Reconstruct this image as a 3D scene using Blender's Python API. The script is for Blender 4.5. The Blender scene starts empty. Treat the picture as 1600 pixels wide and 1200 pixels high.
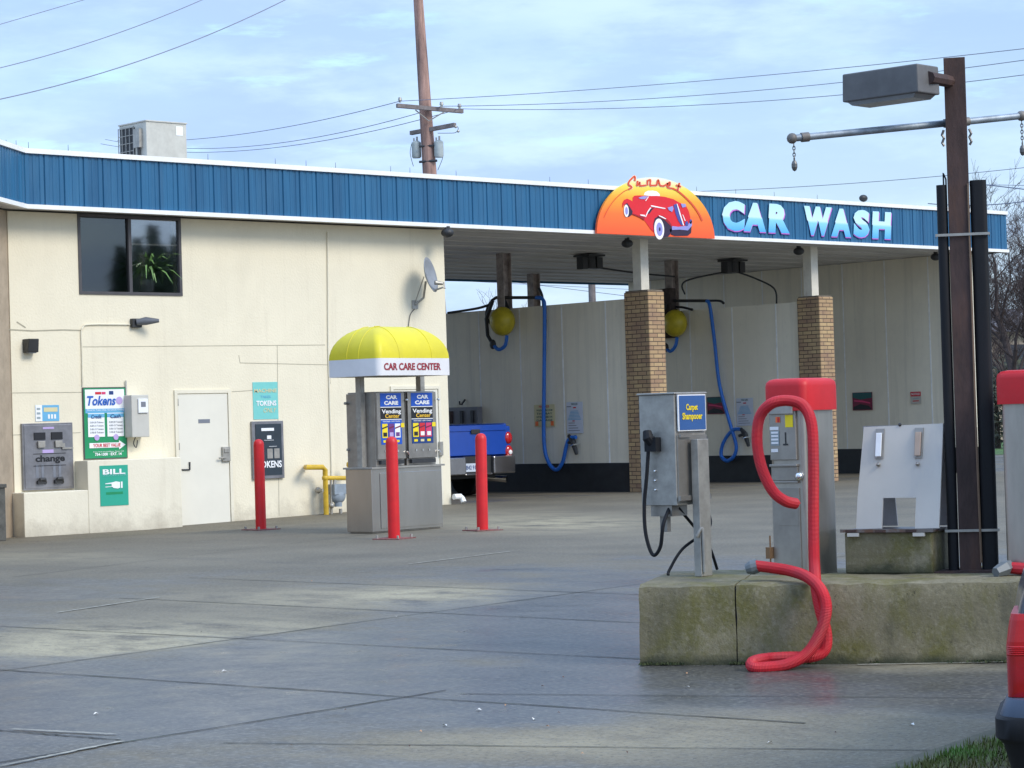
import bpy, bmesh, math, random
from mathutils import Vector, Matrix, noise
random.seed(7)
scn = bpy.context.scene
COL = scn.collection
V = Vector
# ------------------------------------------------------------------ camera model
CAMP = V((0, 0, 1.5)); FPX = 3730.0
YAW = math.radians(42.8); PITCH = math.atan(60 / FPX); ROLL = 0.0297
cf = V((math.sin(YAW) * math.cos(PITCH), math.cos(YAW) * math.cos(PITCH), math.sin(PITCH)))
r0 = V((math.cos(YAW), -math.sin(YAW), 0)); u0 = r0.cross(cf)
cr = r0 * math.cos(ROLL) - u0 * math.sin(ROLL)
cu = r0 * math.sin(ROLL) + u0 * math.cos(ROLL)
def ray(x, y): return cf + cr * ((x - 800) / FPX) - cu * ((y - 600) / FPX)
def P(x, y, ax, v):
    d = ray(x, y); return CAMP + d * ((v - CAMP[ax]) / d[ax])
def D(x, y, depth): return CAMP + ray(x, y) * depth
def proj(q):
    q = V(q) - CAMP; z = q.dot(cf); return 800 + FPX * q.dot(cr) / z, 600 - FPX * q.dot(cu) / z, z
def reach(M, d, px):
    a = (px - 800) / FPX; q = V(M) - CAMP; d = V(d)
    return (a * q.dot(cf) - q.dot(cr)) / (d.dot(cr) - a * d.dot(cf))
def RY(x0, y0, x1, y1, Y=33.66):
    xm, ym = (x0 + x1) / 2, (y0 + y1) / 2
    return P(x0, ym, 1, Y).x, P(x1, ym, 1, Y).x, P(xm, y1, 1, Y).z, P(xm, y0, 1, Y).z
def RX(x0, y0, x1, y1, X):      # returns Yfar, Ynear, z0, z1
    xm, ym = (x0 + x1) / 2, (y0 + y1) / 2
    return P(x0, ym, 0, X).y, P(x1, ym, 0, X).y, P(xm, y1, 0, X).z, P(xm, y0, 0, X).z

# ------------------------------------------------------------------ materials
MATS = {}
def srgb(c):
    return tuple(((v / 255) / 12.92 if v / 255 <= 0.04045 else ((v / 255 + 0.055) / 1.055) ** 2.4) for v in c)
def mat(name, col, rough=0.6, metal=0.0, var=0.15, scale=6.0, bump=0.0, bscale=60.0, col2=None, stretch=(1, 1, 1),
        spec=0.5, coat=0.0, extra=None):
    if name in MATS: return MATS[name]
    m = bpy.data.materials.new(name); m.use_nodes = True
    nt = m.node_tree; N = nt.nodes; L = nt.links
    b = N['Principled BSDF']
    b.inputs['Roughness'].default_value = rough; b.inputs['Metallic'].default_value = metal
    b.inputs['Specular IOR Level'].default_value = spec
    if coat: b.inputs['Coat Weight'].default_value = coat; b.inputs['Coat Roughness'].default_value = 0.08
    tc = N.new('ShaderNodeTexCoord'); mp = N.new('ShaderNodeMapping'); mp.inputs['Scale'].default_value = stretch
    L.new(tc.outputs['Object'], mp.inputs['Vector'])
    nz = N.new('ShaderNodeTexNoise'); nz.inputs['Scale'].default_value = scale; nz.inputs['Detail'].default_value = 6; nz.inputs['Roughness'].default_value = 0.65
    L.new(mp.outputs[0], nz.inputs['Vector'])
    rp = N.new('ShaderNodeValToRGB')
    c2 = col2 if col2 else tuple(max(0, v * (1 - var)) for v in col)
    rp.color_ramp.elements[0].position = 0.35; rp.color_ramp.elements[1].position = 0.65
    rp.color_ramp.elements[0].color = (*c2, 1); rp.color_ramp.elements[1].color = (*(min(1, v * (1 + var * 0.4)) for v in col), 1)
    L.new(nz.outputs['Fac'], rp.inputs['Fac']); L.new(rp.outputs['Color'], b.inputs['Base Color'])
    if bump:
        n2 = N.new('ShaderNodeTexNoise'); n2.inputs['Scale'].default_value = bscale; n2.inputs['Detail'].default_value = 4
        L.new(mp.outputs[0], n2.inputs['Vector'])
        bp = N.new('ShaderNodeBump'); bp.inputs['Strength'].default_value = bump; bp.inputs['Distance'].default_value = 0.01
        L.new(n2.outputs['Fac'], bp.inputs['Height']); L.new(bp.outputs[0], b.inputs['Normal'])
    if extra: extra(nt, b, rp, mp, tc)
    MATS[name] = m; return m
def flat(name, rgb, rough=0.5): return mat(name, srgb(rgb), rough, var=0.05)

def mixc(nt, fac, a, bcol, blend='MIX'):
    x = nt.nodes.new('ShaderNodeMix'); x.data_type = 'RGBA'; x.blend_type = blend
    def put(sock, v):
        if hasattr(v, 'is_output'): nt.links.new(v, sock)
        elif isinstance(v, (int, float)): sock.default_value = v
        else: sock.default_value = (*v, 1)
    put(x.inputs[0], fac); put(x.inputs[6], a); put(x.inputs[7], bcol)
    return x.outputs[2]
def stains(scale, stretch, lo, hi, color, amount):
    def f(nt, b, rp, mp, tc):
        N = nt.nodes; L = nt.links
        m2 = N.new('ShaderNodeMapping'); m2.inputs['Scale'].default_value = stretch; L.new(tc.outputs['Object'], m2.inputs['Vector'])
        n = N.new('ShaderNodeTexNoise'); n.inputs['Scale'].default_value = scale; n.inputs['Detail'].default_value = 8; n.inputs['Roughness'].default_value = 0.7
        L.new(m2.outputs[0], n.inputs['Vector'])
        mr = N.new('ShaderNodeMapRange'); mr.inputs[1].default_value = lo; mr.inputs[2].default_value = hi; mr.inputs[4].default_value = amount
        L.new(n.outputs['Fac'], mr.inputs[0])
        o = mixc(nt, mr.outputs[0], rp.outputs['Color'], color)
        L.new(o, b.inputs['Base Color'])
    return f

def wall_dirt(nt, b, rp, mp, tc):
    N = nt.nodes; L = nt.links
    def nz(sc, st):
        m2 = N.new('ShaderNodeMapping'); m2.inputs['Scale'].default_value = st; L.new(tc.outputs['Object'], m2.inputs['Vector'])
        n = N.new('ShaderNodeTexNoise'); n.inputs['Scale'].default_value = sc; n.inputs['Detail'].default_value = 9; n.inputs['Roughness'].default_value = .7; L.new(m2.outputs[0], n.inputs['Vector']); return n.outputs['Fac']
    def rng(v, a, c, lo=0, hi=1):
        q = N.new('ShaderNodeMapRange'); q.inputs[1].default_value = a; q.inputs[2].default_value = c; q.inputs[3].default_value = lo; q.inputs[4].default_value = hi; L.new(v, q.inputs[0]); return q.outputs[0]
    o = mixc(nt, rng(nz(1.2, (1, 1, .35)), .5, .78, 0, .35), rp.outputs['Color'], (.62, .56, .43))
    o = mixc(nt, rng(nz(2.2, (1.6, 1.6, .08)), .56, .74, 0, .28), o, (.50, .44, .33))      # run-off streaks
    o = mixc(nt, rng(nz(7, (1, 1, 1)), .62, .74, 0, .25), o, (.55, .5, .4))
    sp = N.new('ShaderNodeSeparateXYZ'); L.new(tc.outputs['Object'], sp.inputs[0])
    ad = N.new('ShaderNodeMath'); ad.operation = 'MULTIPLY_ADD'; L.new(nz(3.0, (1, 1, 1)), ad.inputs[0]); ad.inputs[1].default_value = -1.1; L.new(sp.outputs[2], ad.inputs[2])
    o = mixc(nt, rng(ad.outputs[0], -.75, -.3, .55, 0), o, (.33, .29, .22))               # mud splash near the pavement
    L.new(o, b.inputs['Base Color'])
def bay_grime(nt, b, rp, mp, tc):
    N = nt.nodes; L = nt.links
    def layer(prev, sc, st, lo, hi, am, colr):
        m2 = N.new('ShaderNodeMapping'); m2.inputs['Scale'].default_value = st; L.new(tc.outputs['Object'], m2.inputs['Vector'])
        n = N.new('ShaderNodeTexNoise'); n.inputs['Scale'].default_value = sc; n.inputs['Detail'].default_value = 9; n.inputs['Roughness'].default_value = .7; L.new(m2.outputs[0], n.inputs['Vector'])
        q = N.new('ShaderNodeMapRange'); q.inputs[1].default_value = lo; q.inputs[2].default_value = hi; q.inputs[4].default_value = am; L.new(n.outputs['Fac'], q.inputs[0]); return mixc(nt, q.outputs[0], prev, colr)
    o = layer(rp.outputs['Color'], 2.5, (1, 1.6, .07), .50, .72, .45, (.52, .49, .41))
    o = layer(o, 1.3, (1, 1, .6), .5, .7, .3, (.62, .58, .50))
    o = layer(o, 9, (1, 1, .3), .62, .72, .35, (.44, .40, .33))
    L.new(o, b.inputs['Base Color'])
stucco = mat('stucco_cream', (0.80, 0.735, 0.57), 0.85, var=0.05, scale=0.8, bump=0.5, bscale=28, extra=wall_dirt)
stucco_w = mat('stucco_white', (0.78, 0.73, 0.59), 0.8, var=0.05, scale=1.0, bump=0.35, bscale=30, extra=wall_dirt)
door_m = mat('door_paint', (0.76, 0.73, 0.63), 0.5, var=0.04, scale=1.5)
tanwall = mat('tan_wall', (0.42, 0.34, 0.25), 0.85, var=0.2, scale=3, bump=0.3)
blue = mat('blue_metal', (0.019, 0.125, 0.255), 0.42, metal=0.0, var=0.22, scale=1.1, stretch=(3.5, 3.5, 0.12), spec=0.45, col2=(0.014, 0.095, 0.205), extra=stains(2.2, (1.5, 1.5, .25), .48, .75, (.045, .155, .28), .6))
white_trim = mat('white_trim', (0.88, 0.88, 0.86), 0.45, var=0.08, scale=3)
divider_m = mat('divider_panel', (0.85, 0.79, 0.64), 0.45, var=0.06, scale=0.8, extra=bay_grime)
soffit_m = mat('soffit_grey', (0.62, 0.60, 0.58), 0.6, var=0.2, scale=1.2, stretch=(0.3, 2, 1))
joint_m = mat('joint_white', (0.92, 0.92, 0.9), 0.5)
black_base = mat('black_base', (0.02, 0.022, 0.024), 0.5, var=0.3, scale=4)
dark = mat('dark_metal', (0.03, 0.032, 0.035), 0.5, var=0.2)
rubber = mat('black_rubber', (0.012, 0.013, 0.016), 0.6, spec=0.25, var=0.3, scale=3, stretch=(1, 1, 0.3), bump=0.1)
frame_m = mat('window_frame', (0.075, 0.07, 0.075), 0.4)
ss = mat('stainless', (0.45, 0.42, 0.375), 0.36, metal=0.85, var=0.22, scale=3, stretch=(1, 1, 0.25), bump=0.05, bscale=25)
ss_d = mat('stainless_dull', (0.38, 0.355, 0.32), 0.42, metal=0.8, var=0.2, scale=4)
ss_k = mat('stainless_bright', (0.50, 0.48, 0.455), 0.2, metal=0.92, var=0.12, scale=2, stretch=(1, 1, 0.25), bump=0.03, bscale=12)
galv = mat('galvanised', (0.40, 0.385, 0.35), 0.5, metal=0.6, var=0.22, scale=9)
chrome = mat('chrome', (0.8, 0.8, 0.8), 0.15, metal=1.0, var=0.02)
red = mat('red_paint', (0.64, 0.010, 0.014), 0.45, var=0.12, scale=5, extra=stains(11, (1, 1, .5), .64, .70, (.30, .02, .02), .7))
red_pl = mat('red_plastic', (0.60, 0.008, 0.014), 0.5, var=0.12, scale=4, extra=stains(6, (1, 1, 1), .5, .8, (.55, .04, .05), .4))
red_hose = mat('red_hose', (0.52, 0.010, 0.02), 0.6, var=0.3, scale=4, col2=(.42, .02, .03), extra=stains(7, (1, 1, 1), .58, .75, (.25, .03, .035), .45))
yellow_cv = mat('yellow_vinyl', (0.68, 0.58, 0.015), 0.5, var=0.1, scale=2, extra=stains(2.5, (1, 1, .5), .5, .8, (.5, .42, .05), .4))
white_cv = mat('white_vinyl', (0.74, 0.73, 0.74), 0.5, var=0.08, scale=2)
yellow_pipe = mat('yellow_pipe', (0.62, 0.40, 0.03), 0.45, var=0.2, scale=8)
yellow_ball = mat('yellow_plastic', (0.55, 0.44, 0.02), 0.4, var=0.25, scale=5)
bluehose = mat('blue_hose', (0.02, 0.16, 0.60), 0.4, var=0.15)
rust = mat('rusty_steel', (0.060, 0.034, 0.030), 0.75, var=0.5, scale=6, stretch=(1, 1, 0.35), bump=0.3, bscale=40, extra=stains(5, (1, 1, 0.3), 0.5, 0.7, (0.10, 0.045, 0.025), 0.6))
lamp_box = mat('lamp_housing', (0.13, 0.128, 0.13), 0.6, var=0.2)
lens_m = mat('lamp_lens', (0.24, 0.25, 0.26), 0.25, var=0.15)
wood_pole = mat('weathered_pole', (0.38, 0.23, 0.18), 0.85, var=0.5, scale=7, stretch=(1, 1, 0.1), bump=0.4, col2=(0.13, 0.08, 0.07))
wood_grey = mat('grey_timber', (0.20, 0.17, 0.16), 0.85, var=0.3, stretch=(1, 1, 1))
plastic_w = mat('white_board', (0.56, 0.53, 0.48), 0.45, var=0.05, scale=3, extra=stains(4, (1, 1, 0.4), 0.55, 0.75, (0.4, 0.4, 0.42), 0.5))
grey_box = mat('grey_box', (0.55, 0.54, 0.49), 0.5, var=0.05)
trunk_m = mat('bark', (0.075, 0.055, 0.05), 0.9, var=0.4, scale=8)
leaf_m = mat('leaf_dark', (0.035, 0.075, 0.03), 0.6, var=0.4, scale=3)
fern_m = mat('fern_green', (0.13, 0.27, 0.07), 0.5, var=0.3)
grass_m = mat('grass_blade', (0.07, 0.17, 0.02), 0.6, var=0.6, scale=3, col2=(0.17, 0.13, 0.05))
lettw = flat('letter_white', (240, 240, 240)); yel = flat('sign_yellow', (240, 215, 30)); blk = flat('sign_black', (25, 28, 34))
s_blue = flat('sign_blue', (22, 84, 190)); s_teal = flat('sign_teal', (40, 165, 140)); s_teal2 = flat('sign_pale_teal', (120, 200, 195))
s_red = flat('sign_red', (205, 40, 50)); s_green = flat('sign_green', (20, 140, 90)); s_white = flat('sign_white', (238, 240, 242))
s_grey = flat('sign_grey', (120, 125, 135)); s_lav = flat('sign_lavender', (185, 165, 215)); s_navy = flat('sign_navy', (24, 60, 120))
s_pink = flat('sign_pink', (215, 60, 110)); s_gold = flat('sign_gold', (235, 190, 60)); s_cyan = flat('sign_sky', (105, 175, 215))
s_purple = flat('sign_purple', (110, 60, 130)); s_orange = flat('sign_orange', (245, 120, 60)); s_cream = flat('sign_cream', (215, 205, 160))
s_maroon = flat('sign_maroon', (120, 30, 60)); s_dteal = flat('sign_dark_teal', (30, 90, 90)); s_txt = flat('sign_text_grey', (150, 165, 170))

def brick_material():
    m = bpy.data.materials.new('brick_yellow'); m.use_nodes = True; nt = m.node_tree; N = nt.nodes; L = nt.links; b = N['Principled BSDF']
    tc = N.new('ShaderNodeTexCoord'); sp = N.new('ShaderNodeSeparateXYZ'); L.new(tc.outputs['Object'], sp.inputs[0])
    ad = N.new('ShaderNodeMath'); ad.operation = 'ADD'; L.new(sp.outputs[0], ad.inputs[0]); L.new(sp.outputs[1], ad.inputs[1])
    cb = N.new('ShaderNodeCombineXYZ'); L.new(ad.outputs[0], cb.inputs[0]); L.new(sp.outputs[2], cb.inputs[1])
    br = N.new('ShaderNodeTexBrick'); br.inputs['Scale'].default_value = 1.0
    br.inputs['Brick Width'].default_value = 0.25; br.inputs['Row Height'].default_value = 0.085; br.inputs['Mortar Size'].default_value = 0.008
    br.inputs['Color1'].default_value = (0.50, 0.35, 0.18, 1); br.inputs['Color2'].default_value = (0.36, 0.225, 0.13, 1); br.inputs['Mortar'].default_value = (0.10, 0.075, 0.055, 1)
    L.new(cb.outputs[0], br.inputs['Vector'])
    nz = N.new('ShaderNodeTexNoise'); nz.inputs['Scale'].default_value = 2.2; nz.inputs['Detail'].default_value = 8
    L.new(tc.outputs['Object'], nz.inputs['Vector'])
    mr = N.new('ShaderNodeMapRange'); mr.inputs[1].default_value = 0.45; mr.inputs[2].default_value = 0.75; mr.inputs[4].default_value = 0.6; L.new(nz.outputs['Fac'], mr.inputs[0])
    o = mixc(nt, mr.outputs[0], br.outputs['Color'], (0.17, 0.095, 0.085)); L.new(o, b.inputs['Base Color'])
    bp = N.new('ShaderNodeBump'); bp.invert = True; bp.inputs['Distance'].default_value = 0.01; L.new(br.outputs['Fac'], bp.inputs['Height']); L.new(bp.outputs[0], b.inputs['Normal'])
    b.inputs['Roughness'].default_value = 0.85
    return m
brick = brick_material()

def mossy_material():
    m = bpy.data.materials.new('mossy_concrete'); m.use_nodes = True; nt = m.node_tree; N = nt.nodes; L = nt.links; b = N['Principled BSDF']
    tc = N.new('ShaderNodeTexCoord')
    def nz(s, d=8, st=(1, 1, 1), r=0.65):
        mp = N.new('ShaderNodeMapping'); mp.inputs['Scale'].default_value = st; L.new(tc.outputs['Object'], mp.inputs['Vector'])
        n = N.new('ShaderNodeTexNoise'); n.inputs['Scale'].default_value = s; n.inputs['Detail'].default_value = d; n.inputs['Roughness'].default_value = r
        L.new(mp.outputs[0], n.inputs['Vector']); return n.outputs['Fac']
    def rng(v, a, c, lo=0, hi=1):
        q = N.new('ShaderNodeMapRange'); q.inputs[1].default_value = a; q.inputs[2].default_value = c; q.inputs[3].default_value = lo; q.inputs[4].default_value = hi; L.new(v, q.inputs[0]); return q.outputs[0]
    base = mixc(nt, rng(nz(1.4), .35, .65), (0.13, 0.112, 0.062), (0.235, 0.205, 0.13))
    base = mixc(nt, rng(nz(2.6, 8, (1, 1, .6)), .46, .60, 0, .9), base, (0.13, 0.118, 0.032))
    base = mixc(nt, rng(nz(3.3, 8, (1, 1, 1), .7), .54, .66, 0, .8), base, (0.30, 0.265, 0.18))
    base = mixc(nt, rng(nz(5.5, 10), .52, .72, 0, .75), base, (0.075, 0.068, 0.045))
    base = mixc(nt, rng(nz(38, 3), .5, .75, 0, .3), base, (0.36, 0.33, 0.24))
    base = mixc(nt, rng(nz(26, 4, r=.8), .62, .68, 0, .8), base, (0.05, 0.045, 0.03))
    base = mixc(nt, rng(nz(1.9, 6, (1.6, 1.6, .25)), .55, .68, 0, .6), base, (0.085, 0.08, 0.055))
    sp = N.new('ShaderNodeSeparateXYZ'); L.new(tc.outputs['Object'], sp.inputs[0])
    add = N.new('ShaderNodeMath'); add.operation = 'MULTIPLY_ADD'; L.new(nz(6), add.inputs[0]); add.inputs[1].default_value = -0.14; L.new(sp.outputs[2], add.inputs[2])
    base = mixc(nt, rng(add.outputs[0], -0.06, 0.0, .9, 0), base, (0.035, 0.04, 0.02))   # damp moss line at the foot
    L.new(base, b.inputs['Base Color']); b.inputs['Roughness'].default_value = 0.9
    bp = N.new('ShaderNodeBump'); bp.inputs['Distance'].default_value = 0.01; bp.inputs['Strength'].default_value = 0.5; L.new(nz(45, 6), bp.inputs['Height']); L.new(bp.outputs[0], b.inputs['Normal'])
    return m
mossy = mossy_material()

def ground_material():
    m = bpy.data.materials.new('wet_concrete'); m.use_nodes = True; nt = m.node_tree; N = nt.nodes; L = nt.links; b = N['Principled BSDF']
    tc = N.new('ShaderNodeTexCoord')
    def nz(s, d=8, st=(1, 1, 1), rot=0.12, r=0.6):
        mp = N.new('ShaderNodeMapping'); mp.inputs['Scale'].default_value = st; mp.inputs['Rotation'].default_value = (0, 0, rot); L.new(tc.outputs['Object'], mp.inputs['Vector'])
        n = N.new('ShaderNodeTexNoise'); n.inputs['Scale'].default_value = s; n.inputs['Detail'].default_value = d; n.inputs['Roughness'].default_value = r
        L.new(mp.outputs[0], n.inputs['Vector']); return n.outputs['Fac']
    def rng(v, a, c, lo=0, hi=1):
        q = N.new('ShaderNodeMapRange'); q.inputs[1].default_value = a; q.inputs[2].default_value = c; q.inputs[3].default_value = lo; q.inputs[4].default_value = hi; L.new(v, q.inputs[0]); return q.outputs[0]
    at = N.new('ShaderNodeAttribute'); at.attribute_name = 'wet'
    w = N.new('ShaderNodeMath'); w.operation = 'MULTIPLY_ADD'; L.new(nz(0.9, 9, (1, .55, 1)), w.inputs[0]); w.inputs[1].default_value = 1.7; L.new(at.outputs['Fac'], w.inputs[2])
    w2 = N.new('ShaderNodeMath'); w2.operation = 'MULTIPLY_ADD'; L.new(nz(7, 6), w2.inputs[0]); w2.inputs[1].default_value = 0.5; L.new(w.outputs[0], w2.inputs[2])
    wet = rng(w2.outputs[0], 1.35, 1.85)
    pa = N.new('ShaderNodeAttribute'); pa.attribute_name = 'pale'
    pw = N.new('ShaderNodeMath'); pw.operation = 'MULTIPLY'; L.new(pa.outputs['Fac'], pw.inputs[0]); L.new(rng(nz(2.2, 10, (1, .5, 1), .12, .72), .36, .56), pw.inputs[1])
    dry = mixc(nt, rng(nz(0.5), .35, .65), (0.102, 0.084, 0.052), (0.165, 0.138, 0.09))
    dry = mixc(nt, rng(nz(9, 8), .45, .75, 0, .4), dry, (0.07, 0.065, 0.055))
    dry = mixc(nt, pw.outputs[0], dry, (0.40, 0.34, 0.21))
    dry = mixc(nt, rng(nz(2.3, 4), .66, .74, 0, .55), dry, (0.05, 0.045, 0.04))
    dry = mixc(nt, rng(nz(60, 3), .55, .75, 0, .3), dry, (0.35, 0.33, 0.28))
    wc = mixc(nt, rng(nz(1.1), .35, .65), (0.046, 0.045, 0.046), (0.085, 0.08, 0.074))
    wc = mixc(nt, rng(nz(50, 3), .55, .75, 0, .3), wc, (0.14, 0.135, 0.125))
    wc = mixc(nt, pw.outputs[0], wc, (0.30, 0.26, 0.17))
    gcol = mixc(nt, wet, dry, wc)
    gcol = mixc(nt, rng(nz(1.1, 9, (1.2, .12, 1), .95, .7), .55, .72, 0, .45), gcol, (0.045, 0.042, 0.038))     # tyre grime drawn out along the lane
    gcol = mixc(nt, rng(nz(28, 4, r=.8), .50, .62, 0, .55), gcol, (0.26, 0.24, 0.19))
    gcol = mixc(nt, rng(nz(33, 4, rot=1.1, r=.8), .53, .64, 0, .6), gcol, (0.028, 0.027, 0.026))
    gcol = mixc(nt, rng(nz(3.7, 5, rot=.7), .68, .73, 0, .75), gcol, (0.035, 0.025, 0.022))   # oil drips
    L.new(gcol, b.inputs['Base Color'])
    ro = N.new('ShaderNodeMix'); ro.data_type = 'FLOAT'; L.new(wet, ro.inputs[0]); ro.inputs[2].default_value = 0.72; L.new(rng(nz(3.0, 6), .3, .7, .26, .44), ro.inputs[3])
    L.new(ro.outputs[0], b.inputs['Roughness'])
    bs = N.new('ShaderNodeMix'); bs.data_type = 'FLOAT'; L.new(wet, bs.inputs[0]); bs.inputs[2].default_value = .5; bs.inputs[3].default_value = .16
    bp = N.new('ShaderNodeBump'); bp.inputs['Distance'].default_value = 0.004; L.new(bs.outputs[0], bp.inputs['Strength']); L.new(nz(55, 6), bp.inputs['Height']); L.new(bp.outputs[0], b.inputs['Normal'])
    return m
ground_mat = ground_material()

def glass_material(name, tint, base=0.05):
    m = bpy.data.materials.new(name); m.use_nodes = True; nt = m.node_tree; N = nt.nodes; L = nt.links
    out = N['Material Output']; N.remove(N['Principled BSDF'])
    t = N.new('ShaderNodeBsdfTransparent'); t.inputs[0].default_value = (*tint, 1)
    g = N.new('ShaderNodeBsdfGlossy'); g.inputs['Roughness'].default_value = 0.03
    f = N.new('ShaderNodeFresnel'); f.inputs[0].default_value = 1.5
    a = N.new('ShaderNodeMath'); a.operation = 'ADD'; a.inputs[1].default_value = base; L.new(f.outputs[0], a.inputs[0])
    x = N.new('ShaderNodeMixShader'); L.new(a.outputs[0], x.inputs[0]); L.new(t.outputs[0], x.inputs[1]); L.new(g.outputs[0], x.inputs[2]); L.new(x.outputs[0], out.inputs[0])
    return m
glass_clear = glass_material('window_glass', (0.85, 0.87, 0.87), 0.22)
glass_dark = glass_material('screened_glass', (0.36, 0.42, 0.40), 0.07)

def gradient_material(name, stops, zlo, zhi, rough=0.45):   # printed colour ramp of a sign, in object space
    m = bpy.data.materials.new(name); m.use_nodes = True; nt = m.node_tree; N = nt.nodes; L = nt.links; b = N['Principled BSDF']
    tc = N.new('ShaderNodeTexCoord'); sp = N.new('ShaderNodeSeparateXYZ'); L.new(tc.outputs['Object'], sp.inputs[0])
    mr = N.new('ShaderNodeMapRange'); mr.inputs[1].default_value = zlo; mr.inputs[2].default_value = zhi; L.new(sp.outputs[2], mr.inputs[0])
    rp = N.new('ShaderNodeValToRGB'); e = rp.color_ramp.elements
    while len(e) < len(stops): e.new(0.5)
    for i, (p, c) in enumerate(stops): e[i].position = p; e[i].color = (*srgb(c), 1)
    L.new(mr.outputs[0], rp.inputs[0]); L.new(rp.outputs[0], b.inputs['Base Color']); b.inputs['Roughness'].default_value = rough
    return m

# ------------------------------------------------------------------ mesh builder
OFF = {}
_font_cache = {}
def text_geo(s, bold=0.0, shear=0.0):
    k = (s, bold, shear)
    if k in _font_cache: return _font_cache[k]
    c = bpy.data.curves.new('t', 'FONT'); c.body = s; c.size = 1; c.offset = bold; c.shear = shear; c.resolution_u = 3; c.fill_mode = 'FRONT'
    o = bpy.data.objects.new('t', c); COL.objects.link(o); bpy.context.view_layer.update()
    me = bpy.data.meshes.new_from_object(o.evaluated_get(bpy.context.evaluated_depsgraph_get()))
    vs = [v.co.copy() for v in me.vertices]; fs = [tuple(p.vertices) for p in me.polygons]
    bpy.data.objects.remove(o); bpy.data.curves.remove(c); bpy.data.meshes.remove(me)
    _font_cache[k] = (vs, fs); return vs, fs

def catmull(pts, n=8):
    pts = [V(p) for p in pts]; out = []
    for i in range(len(pts) - 1):
        p0 = pts[max(0, i - 1)]; p1 = pts[i]; p2 = pts[i + 1]; p3 = pts[min(len(pts) - 1, i + 2)]
        for k in range(n):
            t = k / n
            out.append(0.5 * ((2 * p1) + (p2 - p0) * t + (2 * p0 - 5 * p1 + 4 * p2 - p3) * t * t + (3 * p1 - p0 - 3 * p2 + p3) * t ** 3))
    out.append(pts[-1]); return out

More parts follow.
